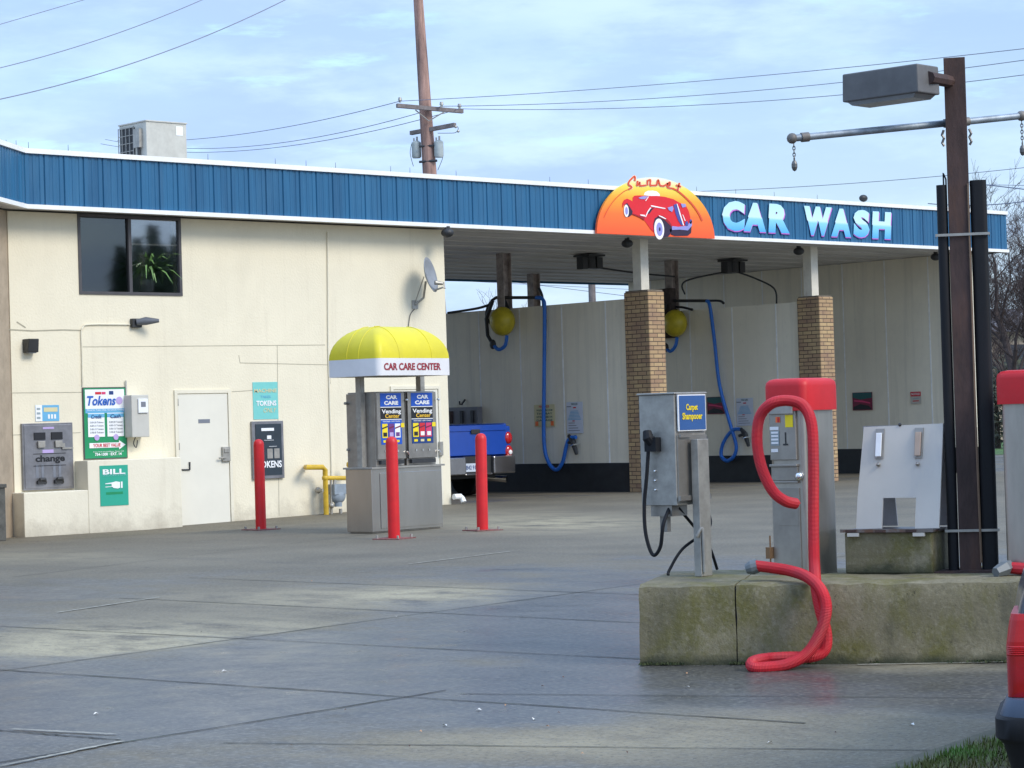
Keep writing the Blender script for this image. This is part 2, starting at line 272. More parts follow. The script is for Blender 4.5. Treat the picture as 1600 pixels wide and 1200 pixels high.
class MB:
    def __init__(s, M=None): s.v = []; s.f = []; s.m = []; s.M = M; s.mi = 0
    def add(s, vs, fs, mi=None):
        o = len(s.v); M = s.M
        s.v += [(M @ V(a)) if M else V(a) for a in vs]
        s.f += [tuple(i + o for i in f) for f in fs]; s.m += [s.mi if mi is None else mi] * len(fs); return s
    def box(s, x0, x1, y0, y1, z0, z1, mi=None):
        return s.add([(x0, y0, z0), (x1, y0, z0), (x1, y1, z0), (x0, y1, z0), (x0, y0, z1), (x1, y0, z1), (x1, y1, z1), (x0, y1, z1)],
                     [(0, 3, 2, 1), (4, 5, 6, 7), (0, 1, 5, 4), (1, 2, 6, 5), (2, 3, 7, 6), (3, 0, 4, 7)], mi)
    def hexa(s, a, b, mi=None):   # two quads (4 pts each) joined
        return s.add(list(a) + list(b), [(0, 3, 2, 1), (4, 5, 6, 7), (0, 1, 5, 4), (1, 2, 6, 5), (2, 3, 7, 6), (3, 0, 4, 7)], mi)
    def prism(s, poly, d, mi=None):    # poly: list of 3D points, d: vector thickness
        n = len(poly); d = V(d); a = [V(p) for p in poly]
        return s.add(a + [p + d for p in a], [tuple(range(n - 1, -1, -1)), tuple(range(n, 2 * n))] + [(i, (i + 1) % n, n + (i + 1) % n, n + i) for i in range(n)], mi)
    def tube(s, pts, r, n=10, mi=None, cap=True):
        pts = [V(p) for p in pts]; rs = r if isinstance(r, (list, tuple)) else [r] * len(pts)
        up = None; vs = []; fs = []
        for i, p in enumerate(pts):
            t = (pts[min(i + 1, len(pts) - 1)] - pts[max(i - 1, 0)])
            if t.length < 1e-9: t = V((0, 0, 1))
            t.normalize()
            if up is None: up = V((0, 0, 1)) if abs(t.z) < 0.9 else V((1, 0, 0))
            a = t.cross(up)
            if a.length < 1e-6: a = t.orthogonal()
            a.normalize(); b = a.cross(t); b.normalize(); up = b
            for k in range(n):
                an = 2 * math.pi * k / n; vs.append(p + (a * math.cos(an) + b * math.sin(an)) * rs[i])
        for i in range(len(pts) - 1):
            for k in range(n): fs.append((i * n + k, i * n + (k + 1) % n, (i + 1) * n + (k + 1) % n, (i + 1) * n + k))
        if cap: fs.append(tuple(range(n - 1, -1, -1))); fs.append(tuple((len(pts) - 1) * n + k for k in range(n)))
        return s.add(vs, fs, mi)
    def cyl(s, a, b, r, r2=None, n=16, mi=None): return s.tube([a, b], [r, r if r2 is None else r2], n, mi)
    def ball(s, c, r, n=14, mi=None, sc=(1, 1, 1)):
        vs = []; fs = []; c = V(c); m = n // 2
        for i in range(m + 1):
            th = math.pi * i / m
            for k in range(n):
                ph = 2 * math.pi * k / n; vs.append(c + V((math.sin(th) * math.cos(ph) * sc[0], math.sin(th) * math.sin(ph) * sc[1], math.cos(th) * sc[2])) * r)
        for i in range(m):
            for k in range(n): fs.append((i * n + k, (i + 1) * n + k, (i + 1) * n + (k + 1) % n, i * n + (k + 1) % n))
        return s.add(vs, fs, mi)
    def text(s, body, T, x0, y0, x1, y1, z=0.0, mi=None, bold=0.0, shear=0.0):   # T maps (u,v,out) to space; fitted in the rectangle
        vs, fs = text_geo(body, bold, shear)
        ax = min(v.x for v in vs); bx = max(v.x for v in vs); ay = min(v.y for v in vs); by = max(v.y for v in vs)
        return s.add([T(x0 + (v.x - ax) / (bx - ax) * (x1 - x0), y0 + (v.y - ay) / (by - ay) * (y1 - y0), z) for v in vs], fs, mi)
    def build(s, name, m, parent=None, smooth=False, bevel=0.0, seg=2):
        me = bpy.data.meshes.new(name)
        if parent is not None: off = OFF.get(parent.name, V((0, 0, 0)))
        else:
            xs = [v.x for v in s.v]; ys = [v.y for v in s.v]; zs = [v.z for v in s.v]
            off = V(((min(xs) + max(xs)) / 2, (min(ys) + max(ys)) / 2, min(zs)))
        me.from_pydata([v - off for v in s.v], [], s.f)
        ms = m if isinstance(m, (list, tuple)) else [m]
        for q in ms: me.materials.append(q)
        for p, i in zip(me.polygons, s.m): p.material_index = i; p.use_smooth = smooth
        me.validate(); me.update()
        o = bpy.data.objects.new(name, me); COL.objects.link(o)
        if parent is not None: o.parent = parent; OFF[o.name] = off
        else: o.location = off; OFF[o.name] = off
        if smooth:
            try: me.set_sharp_from_angle(angle=math.radians(40))
            except Exception: pass
        if bevel:
            b = o.modifiers.new('bevel', 'BEVEL'); b.width = bevel; b.segments = seg; b.limit_method = 'ANGLE'; b.angle_limit = math.radians(40)
        return o
def tag(o, label, cat, group=None):
    o['label'] = label; o['category'] = cat
    if group: o['group'] = group
    return o
def thing(name, label, cat, loc, rz=None, group=None):
    o = bpy.data.objects.new(name, None); o.empty_display_size = 0.2; COL.objects.link(o)
    o.location = loc; tag(o, label, cat, group)
    if rz is not None: o.rotation_euler = (0, 0, rz); OFF[o.name] = V((0, 0, 0))
    else: OFF[o.name] = V(loc)
    return o
def setting(o, kind='structure'):
    o['kind'] = kind; return o
def copy_tree(o, parent=None):
    c = o.copy(); COL.objects.link(c)
    if parent: c.parent = parent
    for ch in list(o.children): copy_tree(ch, c)
    return c

# plane mappers for signs: (u right, v up, out towards the viewer) in metres from an origin
def face_y(X, Y, Z, out=1): return lambda u, v, w: V((X + u, Y - w, Z + v))
def face_x(X, Y, Z): return lambda u, v, w: V((X - w, Y - u, Z + v))

class Sign:   # flat printed panel, unit coordinates (0..1, 0..1)
    def __init__(s, T, w, h, thick=0.02):
        s.b = MB(); s.T = T; s.w = w; s.h = h; s.t = thick; s.mats = []; s.n = 0
    def mi(s, m):
        if m not in s.mats: s.mats.append(m)
        return s.mats.index(m)
    def base(s, m):
        T = s.T; w, h, t = s.w, s.h, s.t
        a = [T(0, 0, 0), T(w, 0, 0), T(w, 0, t), T(0, 0, t)]; c = [T(0, h, 0), T(w, h, 0), T(w, h, t), T(0, h, t)]
        s.b.hexa(a, c, s.mi(m)); return s
    def rect(s, u0, v0, u1, v1, m, l=1):
        z = s.t + 0.003 * l; w, h = s.w, s.h
        s.b.add([s.T(u0 * w, v0 * h, z), s.T(u1 * w, v0 * h, z), s.T(u1 * w, v1 * h, z), s.T(u0 * w, v1 * h, z)], [(0, 1, 2, 3)], s.mi(m)); return s
    def poly(s, pts, m, l=1):
        z = s.t + 0.003 * l
        s.b.add([s.T(u * s.w, v * s.h, z) for u, v in pts], [tuple(range(len(pts)))], s.mi(m)); return s
    def disc(s, u, v, r, m, l=1, n=14):
        return s.poly([(u + r / s.w * math.cos(i * 2 * math.pi / n), v + r / s.h * math.sin(i * 2 * math.pi / n)) for i in range(n)], m, l)
    def text(s, body, u0, v0, u1, v1, m, l=2, bold=0.02, shear=0):
        s.b.text(body, s.T, u0 * s.w, v0 * s.h, u1 * s.w, v1 * s.h, s.t + 0.003 * l, s.mi(m), bold, shear); return s
    def done(s, name, parent=None): return s.b.build(name, s.mats, parent)

# ================================================================== GROUND
def gz(X, Y):
    a = min(1, max(0, (28.5 - X) / 6)); b = min(1, max(0, (Y - 29.5) / 2.0)); return -0.10 * a * b
def steps(segs):
    out = []
    for a, b, n in segs: out += [a + (b - a) * i / n for i in range(n)]
    out.append(segs[-1][1]); return out
gx = steps([(-600, -100, 5), (-100, -10, 9), (-10, 4, 14), (4, 32, 112), (32, 60, 28), (60, 120, 10), (120, 800, 8)])
gy = steps([(-600, -100, 5), (-100, -5, 9), (-5, 5, 10), (5, 36, 124), (36, 60, 24), (60, 120, 10), (120, 800, 8)])
DRY = [(330, 965, 330, 34, 1.1), (120, 1010, 200, 25, .9), (560, 925, 260, 20, .6), (900, 1168, 640, 30, 1.2), (150, 1185, 200, 25, .5), (860, 820, 170, 22, 1.2),
       (1450, 1045, 200, 12, .9), (1350, 1150, 320, 40, 1.1), (740, 1035, 90, 9, .5)]
WETS = [(1180, 1072, 300, 18, .4), (1050, 1045, 120, 14, .4), (150, 1100, 260, 30, .4), (620, 1010, 300, 22, .3), (1500, 1085, 120, 25, .4), (60, 925, 200, 15, .2)]
def wetness(X, Y):
    if X < 2 or Y < 3 or X > 60: return 0.2
    px, py, d = proj((X, Y, 0))
    if d < 3: return 0.4
    w = 0.95
    if d > 19: w -= 0.95 * min(1, (d - 20) / 8)
    if Y > 33.6 and X > 29.5: w = 0.5
    for x, y, rx, ry, a in DRY: w -= a * math.exp(-((px - x) / rx) ** 2 - ((py - y) / ry) ** 2)
    for x, y, rx, ry, a in WETS: w += a * math.exp(-((px - x) / rx) ** 2 - ((py - y) / ry) ** 2)
    return max(-0.6, min(1.2, w))
me = bpy.data.meshes.new('ground'); nx, ny = len(gx), len(gy)
gv = [(x, y, gz(x, y)) for y in gy for x in gx]
me.from_pydata(gv, [], [(j * nx + i, j * nx + i + 1, (j + 1) * nx + i + 1, (j + 1) * nx + i) for j in range(ny - 1) for i in range(nx - 1)])
def paleness(X, Y):
    if X < 2 or Y < 3 or X > 60: return 0.0
    px, py, d = proj((X, Y, 0))
    if d < 3: return 0.0
    jy = 1049 - .136 * px
    cut = 1.0 if (py < jy or py > 1090 or px > 1000) else .25
    return cut * min(1, sum(a * math.exp(-((px - x) / rx) ** 2 - ((py - y) / ry) ** 2) for x, y, rx, ry, a in ((330, 990, 330, 26, .8), (110, 1015, 190, 22, .9), (560, 935, 260, 16, .7), (700, 925, 120, 10, .6), (860, 818, 170, 14, .9), (60, 870, 160, 8, .4), (1450, 1042, 160, 8, .7), (1250, 1120, 300, 20, .35), (730, 1035, 90, 7, .5), (800, 1170, 600, 22, .35), (380, 1012, 150, 9, .9), (1000, 1150, 300, 18, .4), (470, 1032, 90, 7, .8))))
ap = me.attributes.new('pale', 'FLOAT', 'POINT'); ap.data.foreach_set('value', [paleness(v[0], v[1]) for v in gv])
at = me.attributes.new('wet', 'FLOAT', 'POINT'); at.data.foreach_set('value', [wetness(v[0], v[1]) for v in gv])
me.materials.append(ground_mat); me.polygons.foreach_set('use_smooth', [True] * len(me.polygons))
ground = setting(bpy.data.objects.new('ground', me)); COL.objects.link(ground)

# slab joints: thin tarry strips let into the concrete
def strip(mb, a, b, w, z, ja=0.02, n=24):
    a = V((a[0], a[1], 0)); b = V((b[0], b[1], 0)); d = (b - a).normalized(); s = V((-d.y, d.x, 0)); L_ = []; R_ = []
    for i in range(n + 1):
        p = a.lerp(b, i / n) + s * random.uniform(-ja, ja); ww = w * random.uniform(.6, 1.3) / 2
        zz = gz(p.x, p.y) + z; L_.append(p + s * ww + V((0, 0, zz))); R_.append(p - s * ww + V((0, 0, zz)))
    mb.add(L_ + R_, [(n + 1 + i, n + 2 + i, i + 1, i) for i in range(n)])
def gp(x, y): q = P(x, y, 2, 0); return (q.x, q.y)
def extend(a, b, s, e):
    d = (b[0] - a[0], b[1] - a[1]); return (a[0] - d[0] * s, a[1] - d[1] * s), (b[0] + d[0] * e, b[1] + d[1] * e)
joint_mat = mat('joint_tar', (0.035, 0.035, 0.03), 0.9, var=0.5, scale=20, extra=stains(3, (1, 1, 1), 0.5, 0.65, (0.05, 0.07, 0.025), 0.7))
jb = MB()
JL = [((0, 1049), (800, 940), .25, 1.1), ((0, 1192), (600, 1095), .5, .2), ((0, 979), (800, 1020), .2, .35), ((45, 1050), (600, 1087), .1, .9),
      ((235, 937), (800, 964), .1, .9), ((400, 907), (800, 922), .3, .9), ((0, 1142), (190, 1157), .3, 0), ((120, 890), (520, 842), .2, .6),
      ((400, 1162), (1500, 1174), .05, 0), ((1000, 1087), (1500, 1091), .6, .1)]
for k, (a, b, s, e) in enumerate(JL):
    a, b = extend(gp(*a), gp(*b), s, e); strip(jb, a, b, 0.016 if k < 7 else 0.012, 0.004, .008)
setting(jb.build('slab_joints', joint_mat))
wl = MB(); worn = mat('worn_line', (0.36, 0.34, 0.28), 0.8, var=0.5, scale=6)
for a, b in (((0, 1199), (190, 1160)), ((90, 958), (250, 934)), ((1340, 1028 + 12), (1570, 1036)), ((640, 882), (800, 862)), ((20, 1141), (180, 1149))):
    strip(wl, gp(*a), gp(*b), 0.03, 0.008, 0.004)
setting(wl.build('worn_paint_lines', worn))

# ================================================================== BUILDING
YW = 33.66; YF = 33.2; ZB, ZT = 5.15, 6.12
XB = P(40, 322, 1, YF).x        # where the fascia bends
XE = 46.75
bl = P(0, 218, 2, ZT); bl2 = P(0, 316, 2, ZB)
bend = V(((bl.x + bl2.x) / 2, (bl.y + bl2.y) / 2, 0)); bd = (bend - V((XB, YF, 0))).normalized()
FL = V((XB, YF, 0)) + bd * 7.0      # far left end of the bent fascia
XC = 29.53                       # building corner
XL = 20.2                        # left corner of wall
bld = thing('car_wash_building', 'cream car wash building with blue ribbed metal fascia and open wash bays', 'building', (29.5, YW, 0))
# front wall around the window opening
wx0, wx1, wz0, wz1 = RY(122, 337, 283, 461)
wb = MB(); wb.box(XL, wx0, YW, YW + .25, -.2, ZB); wb.box(wx1, XC, YW, YW + .25, -.2, ZB)
wb.box(wx0, wx1, YW, YW + .25, -.2, wz0)
if wz1 < ZB - .03: wb.box(wx0, wx1, YW, YW + .25, wz1, ZB)
wb.box(XC - .25, XC, YW + .25, 45.0, -.2, ZB)               # bay side wall
wb.build('front_wall', stucco, bld)
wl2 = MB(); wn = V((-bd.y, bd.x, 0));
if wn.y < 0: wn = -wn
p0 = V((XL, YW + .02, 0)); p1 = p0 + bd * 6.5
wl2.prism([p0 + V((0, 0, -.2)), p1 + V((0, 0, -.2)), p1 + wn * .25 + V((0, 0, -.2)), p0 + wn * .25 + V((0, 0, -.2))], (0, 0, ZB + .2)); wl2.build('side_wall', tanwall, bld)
MB().box(8, XC - .25, 44.75, 45.0, -.2, ZB).build('rear_wall', stucco, bld)
# roof and soffit
rf = MB(); rf.prism([V((XB, YF + .06, ZB + .12)), V((XE - .06, YF + .06, ZB + .12)), V((XE - .06, 45.4, ZB + .12)), V((8, 45.4, ZB + .12)), V((FL.x, FL.y + .15, ZB + .12))], (0, 0, .6))
rf.build('roof', soffit_m, bld)
so = MB(); so.prism([V((XB + .02, YF + .03, ZB + .03)), V((XE - .03, YF + .03, ZB + .03)), V((XE - .03, 45.37, ZB + .03)), V((8, 45.37, ZB + .03)), V((FL.x, FL.y + .1, ZB + .03))], (0, 0, .06))
# ribs in the soffit panels
for k in range(12): so.box(XC + .05, XE - .08, YF + .55 + k * .98, YF + .60 + k * .98, ZB + .005, ZB + .029)
so.build('soffit', soffit_m, bld)
so = MB(); so.box(XE - .05, XE, YF + .06, 45.45, ZB, ZT); so.box(XC, XE - .05, 45.40, 45.45, ZB - .02, ZT); so.build('rear_fascia', blue, bld)
# ribbed fascia
def ribbed(mb, a, b, z0, z1):
    a = V(a); b = V(b); d = (b - a); L_ = d.length; d.normalize(); n = V((d.y, -d.x, 0))
    prof = [(0, 0), (.012, .022), (.085, .022), (.097, .010), (.15, .010), (.16, .018), (.215, .018), (.226, .008), (.275, .008), (.287, .020), (.345, .020), (.357, 0)]
    P_ = []; t = 0
    while t < L_:
        for u, h in prof:
            if t + u <= L_: P_.append(a + d * (t + u) + n * h)
        t += .37
    P_.append(b)
    k = len(P_)
    mb.add([p + V((0, 0, z0)) for p in P_] + [p + V((0, 0, z1)) for p in P_], [(i, i + 1, k + i + 1, k + i) for i in range(k - 1)])
fb = MB(); ribbed(fb, (XB, YF + .03, 0), (XE, YF + .03, 0), ZB + .07, ZT - .08); ribbed(fb, (FL.x, FL.y, 0), (XB, YF + .03, 0), ZB + .07, ZT - .08)
fb.box(XE - .001, XE + .02, YF + .02, YF + .6, ZB + .07, ZT - .08)
fb.build('fascia', blue, bld)
tr = MB()
for z0, z1, o in ((ZB, ZB + .07, .0), (ZT - .08, ZT, .0)):
    tr.box(XB, XE + .03, YF - .03 - o, YF + .05, z0, z1)
    q = V((XB, YF - .03, 0)); qn = V((bd.y, -bd.x, 0)); qn = qn if qn.y < 0 else -qn
    f0 = V((XB, YF + .01, 0)); f1 = FL.copy()
    tr.prism([f0 + qn * .04 + V((0, 0, z0)), f1 + qn * .04 + V((0, 0, z0)), f1 - qn * .04 + V((0, 0, z0)), f0 - qn * .04 + V((0, 0, z0))], (0, 0, z1 - z0))
    tr.box(XE - .05, XE + .03, YF + .05, 45.4, z0 + .002, z1 - .002)
tr.build('fascia_trim', white_trim, bld)
# window
wf = MB(); wf.box(wx0, wx1, YW - .02, YW + .08, wz0, wz0 + .05); wf.box(wx0, wx1, YW - .02, YW + .08, wz1 - .05, wz1)
wf.box(wx0, wx0 + .05, YW - .018, YW + .08, wz0 + .05, wz1 - .05); wf.box(wx1 - .05, wx1, YW - .018, YW + .08, wz0 + .05, wz1 - .05)
wmx = P(203, 400, 1, YW).x; wf.box(wmx - .03, wmx + .03, YW - .015, YW + .07, wz0 + .05, wz1 - .05)
win = wf.build('window', frame_m, bld)
MB().box(wx0 + .05, wmx - .03, YW + .03, YW + .036, wz0 + .05, wz1 - .05).build('dark_pane', glass_dark, win)
MB().box(wmx + .03, wx1 - .05, YW + .02, YW + .026, wz0 + .05, wz1 - .05).build('clear_pane', glass_clear, win)
fz = P(240, 382, 1, YW).z; MB().box(wmx + .03, wx1 - .05, YW + .045, YW + .06, fz - .012, fz + .012).build('sash_bar', grey_box, win)
rm = MB(); rd = mat('room_paint', (0.34, 0.42, 0.38), .9)
rm.box(wx0 - 1, wx1 + 1, YW + 1.3, YW + 1.35, wz0 - .8, ZB); rm.box(wx0 - 1, wx1 + 1, YW + .3, YW + 1.3, wz0 - .85, wz0 - .8); rm.build('office_interior', rd, bld)
# doors
def door(px0, py0, px1, py1, handle):
    x0, x1, _, z1 = RY(px0, py0, px1, py1); z0 = -.11
    f = MB(); f.box(x0, x0 + .06, YW - .03, YW - .001, z0, z1); f.box(x1 - .06, x1, YW - .03, YW - .001, z0, z1); f.box(x0 + .06, x1 - .06, YW - .028, YW - .001, z1 - .06, z1)
    d = MB().box(x0 + .072, x1 - .072, YW - .015, YW - .001, z0 + .02, z1 - .072).build('door', door_m, bld)
    f.build('door_frame', stucco_w, d)
    for zz in (.35, 1.2, 1.95): MB().cyl((x0 + .066, YW - .03, zz), (x0 + .066, YW - .03, zz + .12), .008, n=8).build('hinge', galv, d)
    return d, x0, x1, z0, z1
d1, dx0, dx1, dz0, dz1 = door(274, 609, 362, 820, True)
a0, a1, b0, b1 = RY(345, 698, 357, 721)
h = MB(); h.box(a0, a1, YW - .06, YW - .015, b0, b1); h.box(a0 + .03, a1 - .03, YW - .075, YW - .06, b0 + .15, b1 - .03); h.box(a0 - .1, a0 + .05, YW - .09, YW - .07, b0 + .05, b0 + .08); h.build('lock', galv, d1, bevel=.008)
a0, a1, b0, b1 = RY(309, 655, 327, 661); MB().box(a0, a1, YW - .02, YW - .015, b0, b1).build('name_plate', s_grey, d1)
a0, a1, b0, b1 = RY(283, 725, 295, 734)
MB().tube([(a0, YW - .02, b0), (a1, YW - .03, b0), (a1, YW - .03, b1 + .03)], .015, 8).build('handle', dark, d1)
d2, *_r = door(612, 603, 690, 812, True)
h = MB(); a0, a1, b0, b1 = RY(684, 690, 689, 712); h.box(a0, a1, YW - .07, YW - .015, b0, b1); h.build('lock', galv, d2, bevel=.006)
# expansion lines, cracks and a painted-in seam shadow on the stucco
cr_m = mat('stucco_seam_and_shadow', (0.40, 0.37, 0.28), .9)
sm = MB()
def seam(x0, y0, x1, y1, w=.012):
    a = P(x0, y0, 1, YW); b = P(x1, y1, 1, YW); n = 8; last = a
    d = (b - a); s = V((d.z, 0, -d.x)).normalized() * (w / 2)
    sm.add([a + s + V((0, -.003, 0)), a - s + V((0, -.003, 0)), b - s + V((0, -.003, 0)), b + s + V((0, -.003, 0))], [(0, 1, 2, 3)])
for q in ((12, 614, 128, 613), (12, 680, 126, 676), (128, 542, 508, 539), (433, 540, 436, 806), (513, 545, 516, 600), (362, 612, 395, 610), (512, 570, 375, 567), (375, 567, 373, 555)): seam(*q, w=.010)
for q in ((12, 515, 50, 517), (50, 517, 100, 515.5), (100, 515.5, 128, 516.5), (26, 503, 40, 512)): seam(*q, w=.022)  # the long level run is a seam's shadow painted as a strip
sm.build('wall_seams_and_shadow', cr_m, bld)
# ledge blocks under the change machine
lx0 = P(38, 800, 1, YW - .38).x; lzt = P(80, 768, 1, YW - .3).z; hx0 = P(137, 740, 1, YW - .38).x; hx1 = P(284, 770, 1, YW - .38).x; hzt = P(210, 717, 1, YW - .35).z
lb = MB(); lb.box(lx0, hx0, YW - .38, YW - .001, -.2, lzt); lb.build('low_ledge', stucco_w, bld, bevel=.012)
lb = MB(); lb.box(hx0, hx1, YW - .383, YW - .001, -.2, hzt); lb.build('high_ledge', stucco_w, bld, bevel=.012)
# pillars
def pillar(xl, xc, xr, ytop):
    X0 = P(xc, 600, 1, YW).x; X1 = P(xr, 600, 1, YW).x; dep = reach(V((X0, YW, 2.5)), (0, 1, 0), xl)
    zt = P(xr, ytop, 1, YW).z
    pb = MB(); pb.box(X0, X1, YW, YW + dep, -.05, zt); o = pb.build('brick_pillar', brick, bld, bevel=.02)
    cx = (X0 + X1) / 2
    MB().box(X0 + .02, X1 - .02, YW + .03, YW + dep - .03, zt - .02, zt + .03).build('pillar_cap', mat('cap_mortar', (0.2, 0.17, 0.13), .9, var=.3), o)
    MB().box(cx - .115, cx + .115, YW + .30, YW + .53, zt + .03, ZB + .03).build('steel_post', mat('post_paint', (0.74, 0.70, 0.60), .5, var=.1, extra=stains(3, (1, 1, .4), .6, .7, (0.3, 0.14, 0.06), .7)), o)
    return X0, X1, YW + dep, zt
p1 = pillar(978, 1017, 1042, 455); p2 = pillar(1248, 1284, 1306, 464)
print('pillars', p1, p2)
# dividers
ZD = 3.97
def divider(X, yn, yf, zt, name='divider_wall'):
    b = MB(); b.box(X, X + .16, yn, yf, .6, zt); o = b.build(name, divider_m, bld)
    b = MB(); b.box(X - .02, X + .18, yn, yf, -.05, .6); b.build('black_base', black_base, o)
    b = MB(); y = 35.0
    while y < yf - .2:
        b.box(X - .006, X - .001, y - .017, y + .017, .6, zt - .01); y += 1.31
    b.build('panel_joint_strips', joint_m, o)
    return o
divider(p1[0] + .1, p1[2] - .02, 43.2, ZD); divider(p2[0] + .1, p2[2] - .02, 43.2, ZD)
divider(46.05, 33.75, 45.0, ZB + .02, 'end_wall')
def roofpost(X, Y):
    b = MB(); b.box(X - .10, X + .10, Y - .01, Y + .01, ZD, ZB + .02); b.box(X - .12, X - .10, Y - .11, Y + .11, ZD, ZB + .02); b.box(X + .10, X + .12, Y - .11, Y + .11, ZD, ZB + .02)
    b.build('roof_post', mat('post_grime', (0.40, 0.34, 0.31), .7, var=.4), bld)
roofpost(34.95 + .1, 38.0); roofpost(40.65, 38.3); roofpost(40.65, 43.0); roofpost(35.1, 43.0)
# down pipe elbow and bits at the corner
b = MB(); q = P(708, 787, 1, 33.5); b.tube([(XC - .02, 33.56, .14), (XC + .14, 33.56, .14), (XC + .17, 33.54, .10), (XC + .17, 33.5, .03)], .055, 10)
tag(b.build('drain_elbow', white_trim), 'white plastic drain pipe elbow at the foot of the building corner', 'pipe')
b = MB(); b.box(XC + .06, XC + .22, 34.2, 34.36, 0, .72); b.box(XC + .05, XC + .23, 34.19, 34.37, .72, .74)
tag(b.build('guard_post', grey_box, bevel=.01), 'short pale square post just inside the first wash bay', 'post')

# ================================================================== ROOF ITEMS
q = P(228, 187, 1, 37.0); zt = q.z; x0 = q.x; wxx = reach(V((x0, 37, 6.9)), (1, 0, 0), 292); wyy = reach(V((x0, 37, 6.9)), (0, 1, 0), 187)
ac = thing('rooftop_air_conditioner', 'boxy pale rooftop air conditioner with dark coil grille on its left side', 'air conditioner', (x0 + wxx / 2, 37 + wyy / 2, 5.87))
acm = mat('ac_paint', (0.50, 0.49, 0.43), .6, var=.12, extra=stains(3, (1, 1, .4), .5, .8, (.33, .3, .25), .4))
b = MB(); b.box(x0, x0 + wxx, 37, 37 + wyy, 5.87, zt - .03); b.box(x0 - .02, x0 + wxx + .02, 36.98, 37.02 + wyy, zt - .03, zt); cab = b.build('cabinet', acm, ac, bevel=.01)
MB().box(x0 - .012, x0, 37 + wyy * .42, 37 + wyy - .04, 6.0, zt - .1).build('coil', dark, ac)
b = MB()
for k in range(9):
    z = 6.05 + k * (zt - 6.15) / 8; b.box(x0 - .03, x0 - .02, 37 + wyy * .42, 37 + wyy, z, z + .012)
for k in range(5):
    y = 37 + wyy * (.42 + .14 * k); b.box(x0 - .035, x0 - .025, y, y + .015, 6.0, zt - .08)
b.build('wire_guard', galv, ac)
MB().box(x0 - .08, x0, 37.12, 37.32, zt - .5, zt - .15).build('disconnect_box', galv, ac)
MB().cyl((x0 - .04, 37.2, 5.9), (x0 - .04, 37.2, zt - .5), .03, n=8).build('conduit', dark, ac)
MB().box(x0 + wxx * .74, x0 + wxx * .9, 36.995, 36.999, zt - .25, zt - .08).build('label_plate', s_white, ac)
sp0 = None
for k, px in enumerate((8, 23, 45, 107, 325, 430, 478, 524, 610, 640, 712, 858, 918, 1087, 1148, 1208, 1275)):
    q = P(px, 250, 1, YF) if px > 40 else V((XB - (40 - px) * .012, YF - .1, 0))
    if sp0 is None:
        b = MB(); b.cyl((q.x, q.y, ZT), (q.x, q.y, ZT + .10), .005, .003, n=5); sp0 = tag(b.build('roof_spike', dark), 'thin dark spike sticking up from the white roof edge trim', 'spike', 'thin spikes along the roof edge')
    else: c = sp0.copy(); COL.objects.link(c); c.location = (q.x, q.y, ZT)
q = P(1349, 309, 1, 33.3); b = MB(); b.ball((q.x, 33.3, ZT + .1), .1, sc=(1.2, .8, .8)); b.cyl((q.x, 33.3, ZT - .02), (q.x, 33.3, ZT + .08), .02, n=6)
tag(b.build('roof_sensor', dark, smooth=True), 'small dark round sensor on the roof edge above the WASH lettering', 'sensor')

# ================================================================== MAIN SIGN
SY = YF - .06       # back plane of the signs
# half disc
xl, xr = P(930, 362, 1, SY).x, P(1114, 372, 1, SY).x; cx = (xl + xr) / 2; R = (xr - xl) / 2
zb = P(1020, 369, 1, SY).z; ztop = P(1015, 277, 1, SY).z; RV = ztop - zb
print('sign', xl, xr, R, RV)
sg = thing('sunset_sign', 'orange half round sunset sign with red classic roadster on the blue fascia', 'sign', (cx, SY, zb))
arc = [V((cx + R * math.cos(a), SY, zb + RV * math.sin(a))) for a in [math.pi * i / 40 for i in range(41)]]
sunm = gradient_material('sunset_print', [(0, (250, 92, 45)), (.35, (252, 120, 50)), (.62, (250, 170, 50)), (.82, (248, 225, 90)), (1, (238, 246, 235))], 0, RV)
MB().prism(arc, (0, -.05, 0)).build('panel', sunm, sg)
def S(x, y, l=0):    # crop coordinates of the emblem -> sign plane
    q = P(920 + x / 8, 260 + y / 8, 1, SY - .05 - .004 * (l + 1)); return q
def emblem(name, shapes, parent=sg):
    mats = []; b = MB()
    for m, l, pts in shapes:
        if m not in mats: mats.append(m)
        b.prism([S(x, y, l) for x, y in pts], (0, .003, 0), mats.index(m))
    return b.build(name, mats, parent)
def ell(cx_, cy_, rx, ry, n=20, rot=0):
    return [(cx_ + rx * math.cos(t) * math.cos(rot) - ry * math.sin(t) * math.sin(rot), cy_ + rx * math.cos(t) * math.sin(rot) + ry * math.sin(t) * math.cos(rot)) for t in [2 * math.pi * i / n for i in range(n)]]
er = flat('emblem_red', (225, 30, 45)); er2 = flat('emblem_dark_red', (160, 18, 40)); ek = flat('emblem_black', (45, 30, 60)); ew = flat('emblem_white', (250, 245, 245)); eg = flat('emblem_chrome', (150, 150, 215)); eb = flat('emblem_blue', (70, 80, 160))
